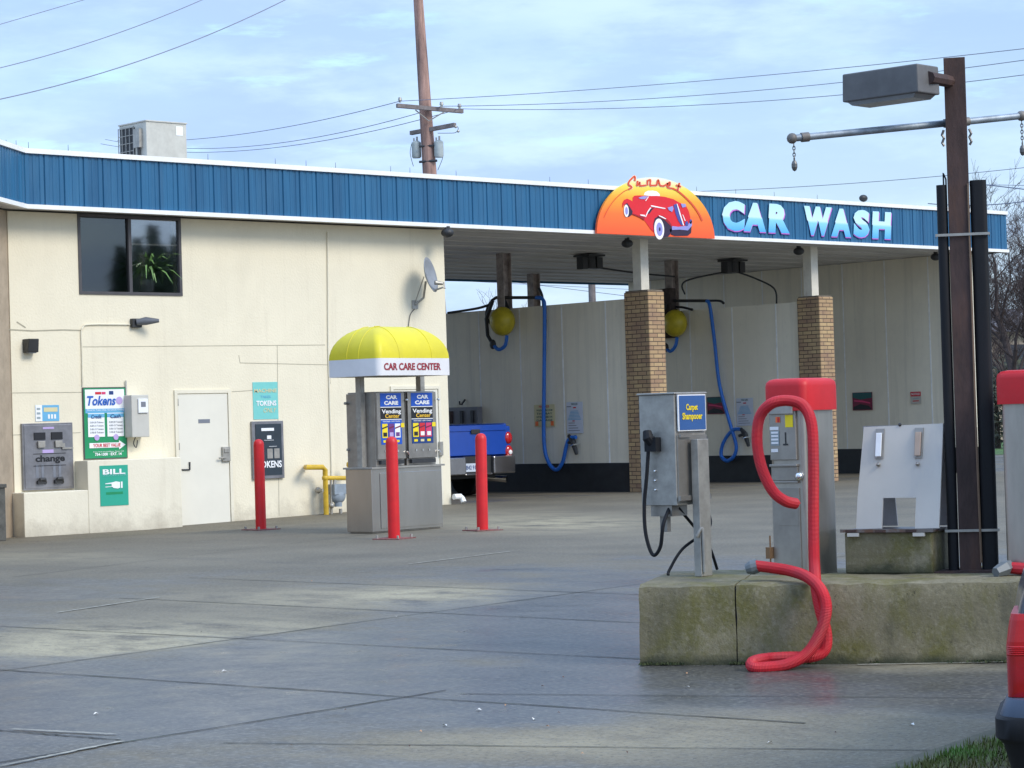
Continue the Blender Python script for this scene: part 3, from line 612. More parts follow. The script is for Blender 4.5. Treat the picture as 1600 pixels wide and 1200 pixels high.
emblem('roadster_emblem', [
    (ew, 0, [(690, 360), (700, 325), (740, 305), (800, 303), (850, 312), (885, 345), (890, 370), (840, 372), (760, 368)]),
    (er, 1, [(418, 520), (420, 460), (440, 420), (480, 402), (530, 425), (548, 440), (552, 385), (575, 365), (640, 362), (740, 370), (850, 368), (950, 380), (1060, 410), (1110, 440), (1170, 470), (1220, 500), (1250, 560), (1270, 640), (1270, 700), (1200, 745), (1130, 760), (1040, 755), (960, 700), (880, 650), (830, 660), (810, 700), (812, 790), (815, 825), (770, 780), (700, 680), (640, 640), (560, 610), (500, 560), (470, 470), (440, 480)]),
    (ek, 2, [(812, 800), (808, 720), (825, 650), (870, 620), (930, 640), (990, 700), (1030, 745), (1040, 800), (1010, 860), (985, 880), (930, 890), (860, 860)]),
    (ek, 2, [(440, 560), (450, 480), (480, 455), (510, 500), (548, 560), (545, 600), (500, 632), (470, 625)]),
    (ek, 2, [(1010, 790), (1050, 770), (1180, 800), (1285, 740), (1280, 830), (1240, 865), (1080, 868), (1030, 850)]),
    (ew, 3, ell(880, 783, 62, 132, rot=-.06)), (eg, 4, ell(885, 785, 38, 85, rot=-.06)), (ek, 5, ell(888, 786, 10, 25)),
    (ew, 3, ell(470, 555, 30, 78, rot=-.05)), (eg, 4, ell(473, 555, 17, 48, rot=-.05)),
    (eg, 4, [(1040, 745), (1120, 755), (1230, 740), (1290, 670), (1290, 740), (1240, 800), (1130, 790), (1040, 795)]),
    (eb, 3, [(1060, 480), (1100, 465), (1130, 520), (1150, 600), (1185, 720), (1160, 740), (1120, 680), (1085, 590)]),
    (ew, 5, [(1098, 465), (1108, 468), (1150, 600), (1192, 735), (1180, 740), (1135, 600)]),
    (eg, 4, [(985, 515), (1050, 495), (1060, 530), (1040, 570), (1000, 545)]), (eg, 4, [(1150, 465), (1210, 470), (1215, 505), (1170, 515)]),
    (ew, 3, [(775, 485), (800, 488), (960, 522), (955, 532), (800, 505), (778, 500)]), (ew, 3, [(705, 632), (735, 560), (770, 512), (780, 520), (745, 570), (715, 632)]),
    (ek, 3, [(735, 590), (770, 530), (825, 512), (790, 545), (760, 590)]), (eg, 3, [(620, 392), (680, 372), (745, 372), (700, 410), (650, 408)]),
    (ew, 4, [(705, 430), (745, 375), (752, 378), (715, 432)]), (er2, 3, [(640, 640), (545, 600), (560, 590), (700, 640), (690, 672)]),
    (ew, 4, [(640, 600), (700, 605), (705, 628), (650, 615)]), (er2, 3, [(860, 615), (930, 615), (1010, 690), (1040, 735), (1020, 740), (950, 670), (880, 635)]),
    (ew, 4, [(875, 610), (925, 628), (970, 655), (960, 660), (915, 640), (880, 622)]), (ew, 4, [(1170, 600), (1180, 605), (1210, 680), (1200, 682)]),
    (eb, 4, ell(1225, 715, 18, 32)), (eb, 4, ell(1275, 690, 14, 30))])
# script lettering
def stroke(pts, w, l, mats, b, mi, n=6):
    c = catmull([(x, y, 0) for x, y in pts], n); L_ = []; R_ = []
    for i, p in enumerate(c):
        t = (c[min(i + 1, len(c) - 1)] - c[max(i - 1, 0)]).normalized(); s = V((-t.y, t.x, 0)) * w / 2; L_.append(p + s); R_.append(p - s)
    vs = [S(p.x, p.y, l) for p in L_ + R_]; k = len(L_); b.add(vs, [(i, i + 1, k + i + 1, k + i) for i in range(k - 1)], mi)
strokes = [[(575, 180), (580, 150), (572, 125), (540, 150), (505, 190), (498, 225), (530, 250), (535, 268), (500, 285), (430, 320), (330, 410), (250, 520), (190, 640)],
           [(612, 180), (605, 240), (640, 200), (640, 240), (720, 235)], [(735, 170), (735, 235)], [(735, 180), (770, 170), (768, 235), (800, 238), (850, 235)],
           [(850, 235), (868, 170), (892, 235), (940, 245)], [(940, 245), (985, 215), (1015, 200), (1010, 240), (980, 215), (990, 262), (1050, 275)],
           [(1135, 205), (1112, 300)], [(1090, 235), (1155, 255)], [(1050, 275), (1110, 305), (1190, 370), (1290, 470), (1370, 580), (1420, 680)]]
b = MB(); es = flat('script_orange_red', (225, 85, 50)); ew2 = flat('script_edge', (250, 220, 190))
for s_ in strokes[:-1]: stroke(s_ if len(s_) < 10 else s_[:9], 34, 0, None, b, 1)
for s_ in strokes: stroke(s_[:9], 20, 2, None, b, 0)
stroke(strokes[0][8:], 9, 2, None, b, 0); 
b.build('sunset_script', [es, ew2], sg)
# CAR WASH letters
LY = YF + .003
LT = [('C', 1128, 1164, 314, 361), ('A', 1160, 1195, 317, 362), ('R', 1199, 1232, 319, 364), ('W', 1257, 1300, 323, 368), ('A', 1297, 1328, 326, 370), ('S', 1332, 1358, 328, 371), ('H', 1361, 1393, 331, 373)]
let_m = None
for k, (ch, x0, x1, y0, y1) in enumerate(LT):
    X0, X1, Z0, Z1 = RY(x0, y0, x1, y1, LY)
    if let_m is None:
        zlo, zhi = 0, Z1 - Z0
        let_m = gradient_material('letter_print', [(0, (80, 172, 238)), (.42, (140, 212, 246)), (.5, (205, 238, 248)), (1, (190, 235, 248))], 0, zhi)
        pink = flat('letter_pink', (215, 120, 215)); navy = flat('letter_shadow', (20, 50, 130))
    word = 'CAR' if k < 3 else 'WASH'
    o = thing('sign_letter', 'pale blue block letter %s %s on the blue fascia' % (ch, {0: 'beginning the word CAR', 1: 'in the middle of the word CAR', 2: 'ending the word CAR', 3: 'beginning the word WASH', 4: 'second in the word WASH', 5: 'third in the word WASH', 6: 'ending the word WASH'}[k]), 'letter', (X0, LY, Z0), group='CAR WASH sign letters')
    T = face_y(X0, LY, Z0)
    vs, fs = text_geo(ch, 0.07, 0.10)
    ax = min(v.x for v in vs); bx = max(v.x for v in vs); ay = min(v.y for v in vs); by = max(v.y for v in vs)
    def mk(du, dv, w, split, name, m):
        b = MB(); out = []
        me_ = [( (v.x - ax) / (bx - ax) * (X1 - X0), (v.y - ay) / (by - ay) * (Z1 - Z0)) for v in vs]
        bmx = bmesh.new(); vv = [bmx.verts.new((x, y, 0)) for x, y in me_]
        for f in fs:
            try: bmx.faces.new([vv[i] for i in f])
            except ValueError: pass
        if split:
            hh = (Z1 - Z0) * .5
            g = bmesh.ops.bisect_plane(bmx, geom=bmx.verts[:] + bmx.edges[:] + bmx.faces[:], plane_co=(0, hh, 0), plane_no=(0, 1, 0))
            ed = [e for e in g['geom_cut'] if isinstance(e, bmesh.types.BMEdge)]
            bmesh.ops.split_edges(bmx, edges=ed)
            up = set()
            for f in bmx.faces:
                if f.calc_center_median().y > hh:
                    for v in f.verts: up.add(v)
            for v in up: v.co.x -= .022
        r = bmesh.ops.extrude_face_region(bmx, geom=bmx.faces[:])
        for v in [e for e in r['geom'] if isinstance(e, bmesh.types.BMVert)]: v.co.z = 1
        bmx.verts.index_update(); tt = .005
        b.add([T(v.co.x + du, v.co.y + dv, w + tt * v.co.z) for v in bmx.verts], [tuple(v.index for v in f.verts) for f in bmx.faces]); bmx.free()
        return b.build(name, m, o)
    mk(0, 0, .016, True, 'letter_face', let_m); mk(.008, -.020, .009, False, 'letter_edge', pink); mk(.014, -.038, .002, False, 'letter_shadow_plate', navy)

# ================================================================== WALL ITEMS
def wsign(x0, y0, x1, y1, Y=YW, thick=.02):
    X0, X1, Z0, Z1 = RY(x0, y0, x1, y1, Y); return Sign(face_y(X0, Y - .002, Z0), X1 - X0, Z1 - Z0, thick)
s = wsign(129, 605, 197, 717)
s.base(frame_m).rect(.02, .012, .98, .988, s_green, 1)
s.rect(.05, .70, .95, .97, s_white, 2).rect(.05, .64, .95, .70, s_cyan, 2)
s.text('Tokens', .09, .745, .75, .88, flat('token_blue', (30, 95, 185)), 4, .03, .25).disc(.83, .81, .065, s_lav, 4)
s.rect(.28, .90, .42, .935, s_red, 3).rect(.43, .90, .52, .935, s_pink, 3).rect(.60, .895, .70, .945, s_navy, 3)
s.text('Good for Token Only, Vacuums & Vending', .09, .665, .93, .695, s_white, 4, .0)
for a, t in ((.1, 'Credit'), (.54, 'Cash')):
    s.rect(a, .31, a + .38, .64, s_white, 3).rect(a, .58, a + .38, .63, s_cyan, 4).text(t, a + .07, .565, a + .31, .62, s_navy, 5, .02, .2)
    for k in range(4): s.text(['5.00-20 Tokens', '4.00-15 Tokens', '3.00-12 Tokens', '2.00-8 Tokens'][k], a + .04, .50 - k * .047, a + .35, .525 - k * .047, s_grey, 5, .01)
    s.disc(a + .19, .30, .05, s_lav, 5)
s.poly([(.12, .155), (.80, .155), (.80, .125), (.95, .19), (.80, .255), (.80, .225), (.12, .225)], s_white, 3).text('YOUR BEST VALUE', .2, .165, .83, .215, s_red, 5, .02)
s.text('If you have any problems, Please Call', .2, .09, .9, .11, s_white, 4, .0).text('734-1300 · EXT. 14', .24, .045, .85, .085, s_white, 4, .03)
tag(s.done('token_price_sign'), 'tall green and white Tokens price sign with a dark frame beside the change machine', 'sign')
# bill sign
s = wsign(156, 727, 200, 790, YW - .383, .006); s.base(s_teal)
s.text('BILL', .10, .78, .90, .91, s_white, 2, .03).text('ACCEPTOR', .1, .735, .94, .77, s_teal2, 2, .0).rect(.2, .28, .8, .34, s_green, 1)
s.poly([(.18, .46), (.42, .47), (.46, .44), (.62, .42), (.70, .44), (.70, .58), (.56, .60), (.40, .575), (.18, .56), (.18, .54), (.40, .545), (.40, .48), (.18, .48)], s_white, 2).rect(.73, .43, .79, .59, s_white, 2)
tag(s.done('bill_sign'), 'small teal BILL sign with pointing hand on the low white ledge', 'sign')
s = wsign(395, 597, 434, 655, YW, .006); s.base(s_teal2)
s.text('MACHINE', .05, .72, .95, .82, s_cream, 2, .02).text('TOKENS', .12, .36, .92, .50, s_white, 2, .03).text('ONLY', .4, .18, .92, .30, s_cream, 2, .0, .3).text('TAKES', .3, .57, .7, .64, s_cyan, 2, .0)
tag(s.done('tokens_only_sign'), 'pale teal MACHINE TOKENS ONLY sign above the dark token machine', 'sign')
s = wsign(55, 633, 92, 658, YW, .006); s.base(s_cyan).rect(0, 0, .28, 1, s_white, 1).rect(.35, .58, .93, .85, s_cream, 1)
for k in range(3): s.rect(.52 + k * .13, .15, .60 + k * .13, .42, s_white, 1); s.rect(.05, .15 + k * .28, .2, .28 + k * .28, s_txt, 2)
tag(s.done('instruction_sticker'), 'small blue and white instruction sticker above the change machine', 'sticker')
# change machine
X0, X1, Z0, Z1 = RY(33, 661, 112, 765)
cm = thing('change_machine', 'stainless steel change machine panel set in the wall above the low ledge', 'change machine', (X0, YW, Z0))
W_, H_ = X1 - X0, Z1 - Z0
steelp = mat('change_panel_steel', (0.27, 0.27, 0.29), .42, metal=.7, var=.25, scale=4)
b = MB(); b.box(X0, X1, YW - .05, YW - .001, Z0, Z1); b.box(X0 + .03, X1 - .03, YW - .06, YW - .05, Z0 + .03, Z1 - .03); b.build('panel', steelp, cm, bevel=.008)
T = face_y(X0, YW - .062, Z0)
def U(b, u0, v0, u1, v1, d0, d1, mi=None): b.box(X0 + u0 * W_, X0 + u1 * W_, YW - .06 - d1, YW - .06 - d0, Z0 + v0 * H_, Z0 + v1 * H_, mi)
for a in (.22, .56):
    b = MB(); U(b, a, .75, a + .22, .86, 0, .015); b.build('display', blk, cm)
    b = MB(); U(b, a + .06, .63, a + .2, .73, 0, .04); b.build('bill_slot', galv, cm, bevel=.006)
    b = MB(); b.tube([T((a - .02 + .08) * W_, .10 * H_, 0), T((a + .08) * W_, .16 * H_, .05), T((a + .16) * W_, .16 * H_, .05), T((a + .2) * W_, .10 * H_, 0)], .03, 8); U(b, a + .03, .09, a + .18, .14, 0, .05); b.build('coin_cup', dark, cm)
    b = MB(); U(b, a + .02, .18, a + .07, .38, 0, .004); U(b, a + .13, .18, a + .18, .38, 0, .004); b.build('arrow_print', s_grey, cm)
b = MB(); b.text('change', T, .24 * W_, .39 * H_, .82 * W_, .52 * H_, .004, 0, .03); U(b, .2, .535, .84, .545, 0, .004); U(b, .2, .355, .84, .365, 0, .004); b.build('lettering', blk, cm)
b = MB(); U(b, .76, .60, .98, .625, 0, .03); U(b, .72, .63, .82, .69, 0, .02); b.build('latch', galv, cm)
b = MB(); U(b, .4, .91, .62, .94, 0, .004); U(b, .38, .55, .6, .6, 0, .004); b.build('decal', s_lav, cm)
# meter box
X0, X1, Z0, Z1 = RY(206, 617, 233, 683, YW - .25)
mbx = thing('utility_box', 'pale grey wall box with a small white keypad beside the Tokens sign', 'wall box', (X0, YW, Z0))
MB().box(X0, X1, YW - .25, YW - .001, Z0, Z1).build('box', grey_box, mbx, bevel=.01)
b = MB(); kx0, kx1, kz0, kz1 = RY(216, 623, 231, 645, YW - .27); b.box(kx0, kx1, YW - .28, YW - .25, kz0, kz1); kp = b.build('keypad', s_white, mbx, bevel=.006)
MB().box(kx0 + .05, kx1 - .05, YW - .285, YW - .28, kz0 + .1, kz1 - .05).build('keypad_screen', s_grey, kp)
MB().tube(catmull([(X0 + .16, YW - .1, Z0), (X0 + .12, YW - .1, Z0 - .1), (X0 + .17, YW - .1, Z0 - .17), (X0 + .2, YW - .1, Z0 - .05)]), .008, 6).build('wire_loop', dark, mbx)
MB().cyl((X0 + .05, YW - .03, Z1), (X0 + .05, YW - .03, Z1 + .25), .015, n=6).build('conduit', grey_box, mbx)
# lamps on the wall
X0, X1, Z0, Z1 = RY(35, 530, 52, 551, YW)
b = MB(); b.hexa([(X0, YW - .16, Z0), (X1, YW - .16, Z0), (X1, YW, Z0), (X0, YW, Z0)], [(X0 + .01, YW - .2, Z1), (X1 - .01, YW - .2, Z1), (X1, YW, Z1), (X0, YW, Z1)])
wlm = thing('wall_lamp', 'small dark wedge shaped wall lamp above the change machine', 'lamp', ((X0 + X1) / 2, YW, Z0)); b.build('housing', dark, wlm, bevel=.01)
MB().box(X0 + .03, X1 - .03, YW - .14, YW - .03, Z0 - .015, Z0 - .001).build('lens', lens_m, wlm)
X0, X1, Z0, Z1 = RY(203, 498, 218, 512, YW)
fl = thing('flood_lamp', 'small dark swivel flood lamp on the wall above the white box', 'lamp', (X0, YW, Z0))
MB().box(X0, X1, YW - .08, YW - .001, Z0, Z1).build('bracket', dark, fl, bevel=.01)
b = MB(); c = V(((X0 + X1) / 2 + .1, YW - .16, (Z0 + Z1) / 2 + .03)); b.tube([c + V((-.12, .08, -.02)), c + V((.02, 0, 0)), c + V((.2, -.12, .0))], [.05, .07, .03], 12); b.build('lamp_head', mat('lamp_grey', (.12, .13, .15), .5), fl, smooth=True)
b = MB(); pts = [P(*q, 1, YW - .02) for q in ((203, 507), (140, 507), (130, 511), (127, 520), (128, 545), (129, 603))]
b.tube(catmull(pts, 4), .012, 6); tag(b.build('wall_conduit', stucco_w, smooth=True), 'cream painted conduit running from the flood lamp down to the Tokens sign', 'conduit')
b = MB(); b.tube([P(512, 362, 1, YW - .02), P(513, 545, 1, YW - .02)], .014, 6)
b.tube([P(513, 545, 1, YW - .02), P(518, 725, 1, YW - .02), P(519, 795, 1, YW - .02)], .014, 6); tag(b.build('wall_conduit', stucco_w), 'long vertical cream conduit on the wall to the left of the yellow awning', 'conduit')
# token machine
X0, X1, Z0, Z1 = RY(392, 658, 441, 748)
tm = thing('token_machine', 'dark blue token vending machine recessed in the wall behind a red bollard', 'token machine', (X0, YW, Z0)); W_, H_ = X1 - X0, Z1 - Z0
b = MB(); b.box(X0, X1, YW - .05, YW - .001, Z0, Z1); b.build('frame', steelp, tm, bevel=.006)
tmb = mat('token_face', (0.025, 0.04, 0.055), .4); b = MB(); U(b, .10, .06, .92, .95, -.009, .0); b.build('face', tmb, tm)
T = face_y(X0, YW - .062, Z0)
b = MB(); b.text('TOKENS', T, .12 * W_, .19 * H_, .9 * W_, .31 * H_, .004, 0, .03); U(b, .28, .83, .68, .88, 0, .006); U(b, .45, .69, .58, .75, 0, .012); b.build('lettering', s_white, tm)
b = MB()
for k in range(2): U(b, .45 + k * .22, .35, .62 + k * .22, .52, 0, .006)
b.build('key_block', galv, tm); b = MB(); U(b, .35, .66, .66, .675, 0, .012); U(b, .5, .55, .75, .565, 0, .012); b.build('slots', chrome, tm)
# dish
c = P(667, 431, 1, YW - .35)
ds = thing('satellite_dish', 'grey satellite dish on a wall arm near the building corner', 'satellite dish', P(650, 470, 1, YW))
dn = V((.46, -.84, .22)).normalized(); a_ = dn.cross(V((0, 0, 1))).normalized(); b_ = a_.cross(dn)
vs = []; fs = []; n = 28
for j in range(7):
    r = j / 6
    for k in range(n): t = 2 * math.pi * k / n; vs.append(c + a_ * (.27 * r * math.cos(t)) + b_ * (.33 * r * math.sin(t)) + dn * (.09 * r * r))
for j in range(6):
    for k in range(n): fs.append((j * n + k, j * n + (k + 1) % n, (j + 1) * n + (k + 1) % n, (j + 1) * n + k))
b = MB(); b.add(vs, fs); o = b.build('reflector', mat('dish_grey', (.27, .29, .32), .45), ds, smooth=True); md = o.modifiers.new('s', 'SOLIDIFY'); md.thickness = .012
e = P(692, 449, 1, YW - .62); b = MB(); b.tube([c - b_ * .3 + dn * .05, e], .016, 8); b.tube([e, e + V((.03, -.02, -.02)), P(694, 441, 1, YW - .6)], .016, 8); b.build('feed_arm', galv, ds)
b = MB(); q = P(688, 443, 1, YW - .6); b.cyl(q + V((.06, 0, 0)), q + V((-.08, .06, .02)), .03, .045, n=10); b.build('feed_horn', galv, ds)
w0 = P(648, 476, 1, YW - .005); b = MB(); b.box(w0.x - .07, w0.x + .07, YW - .02, YW - .001, w0.z - .08, w0.z + .08); b.build('mounting_plate', galv, ds)
b = MB(); b.tube([w0 + V((0, -.02, 0)), w0 + V((.1, -.14, .12)), c - dn * .05 - b_ * .1], .022, 8); b.tube([w0 + V((0, -.02, .05)), c - dn * .06], .01, 6); b.build('mast', galv, ds)
MB().tube(catmull([w0 + V((-.02, -.02, -.08)), P(641, 492, 1, YW - .02), P(638, 512, 1, YW - .02)]), .007, 6).build('cable', dark, ds)
# corner lamp under soffit
for px, py, lab in ((699, 362, 'small dark lamp under the soffit beside the building corner'), (980, 379, 'small dark lamp under the soffit beside the first brick pillar post'), (1248, 391, 'small dark lamp under the soffit beside the second brick pillar post'), (1462, 400, 'small dark lamp under the soffit next to the brown steel column')):
    q = P(px, py, 2, ZB - .08); b = MB(); b.ball((q.x, q.y, q.z - .02), .11, sc=(1.1, 1.1, .8)); b.cyl((q.x, q.y, q.z), (q.x, q.y, ZB + .02), .05, n=10)
    tag(b.build('bay_lamp', dark, smooth=True), lab, 'lamp', 'lamps under the bay soffit')
# gas meter
gm = thing('gas_meter', 'yellow gas piping with grey meter against the wall left of the vending kiosk', 'gas meter', P(509, 808, 1, YW - .3))
yg = YW - .3; b = MB(); b.tube([P(478, 730, 1, YW - .05), P(480, 730, 1, yg), P(504, 730, 1, yg), P(508, 734, 1, yg), P(510, 810, 1, yg)], .048, 10); b.tube([P(508, 747, 1, yg), P(545, 747, 1, yg), P(547, 740, 1, yg), P(547, 725, 1, yg)], .042, 10); b.ball(P(547, 726, 1, yg), .07); b.ball(P(508, 747, 1, yg), .06); b.build('yellow_pipe', yellow_pipe, gm, smooth=True)
b = MB(); mg = mat('meter_grey', (.28, .33, .38), .45, var=.2); q = P(528, 774, 1, yg); b.ball(q, .16, sc=(1.0, .7, .95)); b.box(q.x - .15, q.x + .15, yg - .1, yg + .1, q.z + .02, q.z + .2); b.cyl(q + V((0, 0, -.12)), q + V((0, 0, -.2)), .07, n=12); b.build('meter_body', mg, gm, smooth=True)
b = MB(); b.tube([P(517, 750, 1, yg), P(518, 806, 1, yg)], .022, 8); b.tube([P(523, 748, 1, yg), P(522, 765, 1, yg)], .03, 8); b.tube([P(532, 795, 1, yg), P(533, 808, 1, yg)], .03, 8); b.ball(P(518, 790, 1, yg - .03), .05); b.ball(P(497, 766, 1, YW - .1), .06); b.tube([P(494, 767, 1, YW - .05), P(505, 766, 1, yg)], .03, 8); b.build('fittings', galv, gm, smooth=True)
# dark box at the far left foot
b = MB(); q = P(-12, 800, 1, YW - .9); b.box(q.x - .4, q.x + .12, YW - 1.1, YW - .35, -.1, .72); b.box(q.x - .42, q.x + .14, YW - 1.12, YW - .33, .72, .78)
tag(b.build('steel_drum_box', mat('grime_box', (.10, .10, .09), .7, var=.4), bevel=.01), 'grimy dark bin at the foot of the tan wall on the far left', 'bin')

# fern inside window
fx = (wmx + wx1) / 2; b = MB(); base = V((fx - .02, YW + .26, wz0 + .08))
for k in range(80):
    a = random.uniform(0, 2 * math.pi); L_ = random.uniform(.45, .95); sag = random.uniform(.2, .55)
    pts = [base + V((math.cos(a) * L_ * t, math.sin(a) * L_ * t * .5, .25 + .8 * t * random.uniform(.9, 1.1) * .9 - sag * 1.7 * t * t)) for t in (0, .25, .5, .75, 1)]
    for i in range(4):
        w = (.028, .032, .028, .016, .004); s_ = V((-math.sin(a), math.cos(a), .3)).normalized()
        b.add([pts[i] - s_ * w[i], pts[i] + s_ * w[i], pts[i + 1] + s_ * w[i + 1], pts[i + 1] - s_ * w[i + 1]], [(0, 1, 2, 3)])
fn = thing('potted_plant', 'green arching potted plant behind the right hand window pane', 'plant', base)
b.build('leaves', fern_m, fn); MB().cyl(base + V((0, 0, -.2)), base + V((0, 0, .2)), .1, .14).build('pot', s_grey, fn)

# ================================================================== KIOSK
TH = math.radians(8)
def frameM(M_, th=TH): return Matrix.Translation(M_) @ Matrix.Rotation(th, 4, 'Z')
lx = V((math.cos(TH), math.sin(TH), 0)); ly = V((-math.sin(TH), math.cos(TH), 0))
KM = P(583, 834, 2, 0)
kw = reach(KM + V((0, 0, .5)), lx, 691); kd = reach(KM + V((0, 0, .5)), ly, 541)
pk = proj(KM)[2]; ppm = FPX / pk
kh = (834 - 733) / ppm
print('kiosk', KM, kw, kd, kh, ppm)
ki = thing('vending_kiosk', 'stainless car care vending kiosk under a yellow dome awning', 'vending kiosk', KM, TH)
b = MB(); b.box(0, kw, 0, kd, .02, kh); b.box(.03, kw - .03, .03, kd - .03, 0, .02); b.build('base_cabinet', ss_k, ki, bevel=.006)
b = MB(); b.box(.17, kw - .02, -.012, 0, .06, kh - .06); b.build('base_door', ss_k, ki, bevel=.004)
b = MB(); b.box(-.03, kw + .03, -.04, kd + .02, kh, kh + .025); b.build('counter', galv, ki)
CZ0 = kh + .025; CZ1 = (834 - 613) / ppm + .01
uM = KM + V((0, 0, 2))
fx0 = reach(KM + ly * .06 + V((0, 0, 2.)), lx, 588); fx1 = reach(KM + ly * .06 + V((0, 0, 2.)), lx, 632); fx2 = reach(KM + ly * .06 + V((0, 0, 2.)), lx, 636); fx3 = reach(KM + ly * .06 + V((0, 0, 2.)), lx, 681)
cd = reach(KM + lx * fx0 + V((0, 0, 2.)), ly, 543)
print('cabs', fx0, fx1, fx2, fx3, cd, CZ0, CZ1)
prod = [[(s_gold, s_purple, s_white), (yel, s_purple, s_pink)], [(yel, s_pink, s_pink), (blk, s_red, s_white)]]
for ci, (x0, x1) in enumerate(((fx0, fx1), (fx2, fx3))):
    b = MB(); b.box(x0, x1, .10, max(.5, cd), CZ0, CZ1); cb = b.build('vending_cabinet', ss_d, ki, bevel=.006)
    b = MB(); b.box(x0 + .006, x1 - .006, .06, .098, CZ0 + .10, CZ1 - .01); dr = b.build('cabinet_door', ss_d, cb, bevel=.005)
    w = x1 - x0; hgt = CZ1 - CZ0 - .11
    s = Sign(lambda u, v, ww, x0=x0: V((x0 + u, .06 - ww, CZ0 + .10 + v)), w, hgt, .0)
    a, c_ = .12, .86
    s.rect(a, .785, c_, .985, s_blue, 1).text('CAR', .32, .895, .72, .955, s_white, 2, .05).text('CARE', .25, .81, .75, .87, s_white, 2, .05)
    s.rect(a, .772, c_, .782, s_white, 1).rect(a, .60, c_, .768, blk, 1).text('Vending', .16, .665, .84, .745, s_white, 2, .025).text('Center', .27, .615, .78, .675, s_gold, 3, .02)
    s.rect(a, .588, c_, .598, s_white, 1).rect(a, .22, c_, .585, s_navy if ci else s_blue, 1).text('TOUCHLESS · SOFT TOUCH', .18, .555, .8, .572, s_white, 2)
    cols = [(yel, blk), (s_purple, s_lav), (s_white, s_purple)] if ci == 0 else [(yel, blk), (s_red, s_white), (s_pink, s_white)]
    for k, (m1, m2) in enumerate(cols):
        u = .16 + k * .225; s.rect(u, .32, u + .19, .53, m1, 2).rect(u + .03, .34, u + .16, .40, m2, 3).poly([(u, .45), (u + .19, .48), (u + .19, .50), (u, .47)], s_maroon if k else blk, 3)
        s.rect(u + .03, .25, u + .15, .285, yel if k != 1 else s_cream, 2).disc(u + .1, .12, .018, chrome, 2, 8)
    s.rect(.82, .47, .94, .535, yel, 3)
    s.done('front_graphics', dr)
    b = MB(); b.cyl((x1 - .01, .03, CZ0 + .2), (x1 + .03, .03, CZ0 + .16), .014, n=6); b.cyl((x1 - .01, .03, CZ1 - .12), (x1 + .03, .03, CZ1 - .13), .014, n=6); b.build('latch', chrome, dr)
    b = MB(); b.box(x0 + .05, x1 - .06, .045, .10, CZ0 + .03, CZ0 + .085); b.build('delivery_slot', dark, cb)
# left cabinet back-to-back step
b = MB(); b.box(fx0 - .035, fx0 - .002, cd - .35, cd, CZ0, CZ1 - .02); b.build('side_cabinet', ss_d, ki, bevel=.004)
b = MB(); b.cyl((fx0 - .06, cd - .02, CZ0 + .25), (fx0 - .02, cd - .02, CZ0 + .25), .02, n=8); b.cyl((fx0 - .09, cd - .02, CZ1 - .15), (fx0 - .02, cd - .02, CZ1 - .15), .02, n=8); b.build('side_latch', galv, ki)
# poles and canopy
AZ0 = (834 - 590) / ppm + .02; AZ1 = (834 - 563) / ppm + .02; AZ2 = (834 - 511) / ppm + .02
ky = kd * .5
polex1 = fx0 - .06; poley1 = reach(KM + lx * polex1 + V((0, 0, 2.5)), ly, 561)
b = MB(); b.box(polex1 - .045, polex1 + .045, poley1 - .045, poley1 + .045, CZ0, AZ0 + .1); b.build('awning_pole', galv, ki)
poley2 = poley1; polex2 = reach(KM + ly * poley2 + V((0, 0, 2.6)), lx, 655)
b = MB(); b.box(polex2 - .045, polex2 + .045, poley2 - .045, poley2 + .045, CZ1 + .002, AZ0 + .1); b.build('awning_pole', galv, ki)
# awning rectangle: front-left corner at px 592, left to 508, right to 705
ax0 = -.06; ay0 = -.35
for it in range(3):
    ax0 = reach(KM + ly * ay0 + V((0, 0, 3)), lx, 590)
aw = reach(KM + lx * ax0 + ly * ay0 + V((0, 0, 3)), lx, 704); ad = reach(KM + lx * ax0 + ly * ay0 + V((0, 0, 3)), ly, 508)
print('awn', ax0, aw, ad, AZ0, AZ1, AZ2, polex1, poley1, polex2)
ax1 = ax0 + aw - ax0 if False else ax0 + aw; ay1 = ay0 + ad
def ringpts(ins, z, n=6):
    r = .09
    x0, x1, y0, y1 = ax0 + ins, ax1 - ins, ay0 + ins, ay1 - ins; out = []
    r = min(r, (x1 - x0) / 2.1, (y1 - y0) / 2.1)
    for cx_, cy_, a0 in ((x0 + r, y0 + r, 180), (x1 - r, y0 + r, 270), (x1 - r, y1 - r, 0), (x0 + r, y1 - r, 90)):
        for k in range(n + 1): t = math.radians(a0 + 90 * k / n); out.append((cx_ + r * math.cos(t), cy_ + r * math.sin(t), z))
    return out
b = MB(); rings = []; HH = AZ2 - AZ1; mx = min(aw, ad) / 2 * .93
for k in range(11):
    t = k / 10 * math.pi / 2; rings.append(ringpts(mx * (1 - math.cos(t)) ** 1.0, AZ1 + HH * math.sin(t)))
n = len(rings[0]); vs = [p for r in rings for p in r]; fs = [(i * n + k, i * n + (k + 1) % n, (i + 1) * n + (k + 1) % n, (i + 1) * n + k) for i in range(10) for k in range(n)]
fs.append(tuple(10 * n + k for k in range(n))); b.add(vs, fs); cn = b.build('awning_dome', yellow_cv, ki, smooth=True)
for side in range(2):      # frame ribs showing as creases under the vinyl
    for u in (.28, .72):
        pts = []
        for k in range(11):
            t = k / 10 * math.pi / 2; ins = mx * (1 - math.cos(t)); z = AZ1 + HH * math.sin(t)
            if side == 0: pts.append((ax0 + aw * u, ay0 + ins - .0, z + .002))
            else: pts.append((ax0 + ins, ay0 + ad * (.25 + u * .5) , z + .002))
        MB().tube(pts, .006, 6).build('awning_rib', yellow_cv, cn, smooth=True)
b = MB(); ra, rb = ringpts(0, AZ1), ringpts(.0, AZ0); ri, rj = ringpts(.02, AZ1), ringpts(.02, AZ0)
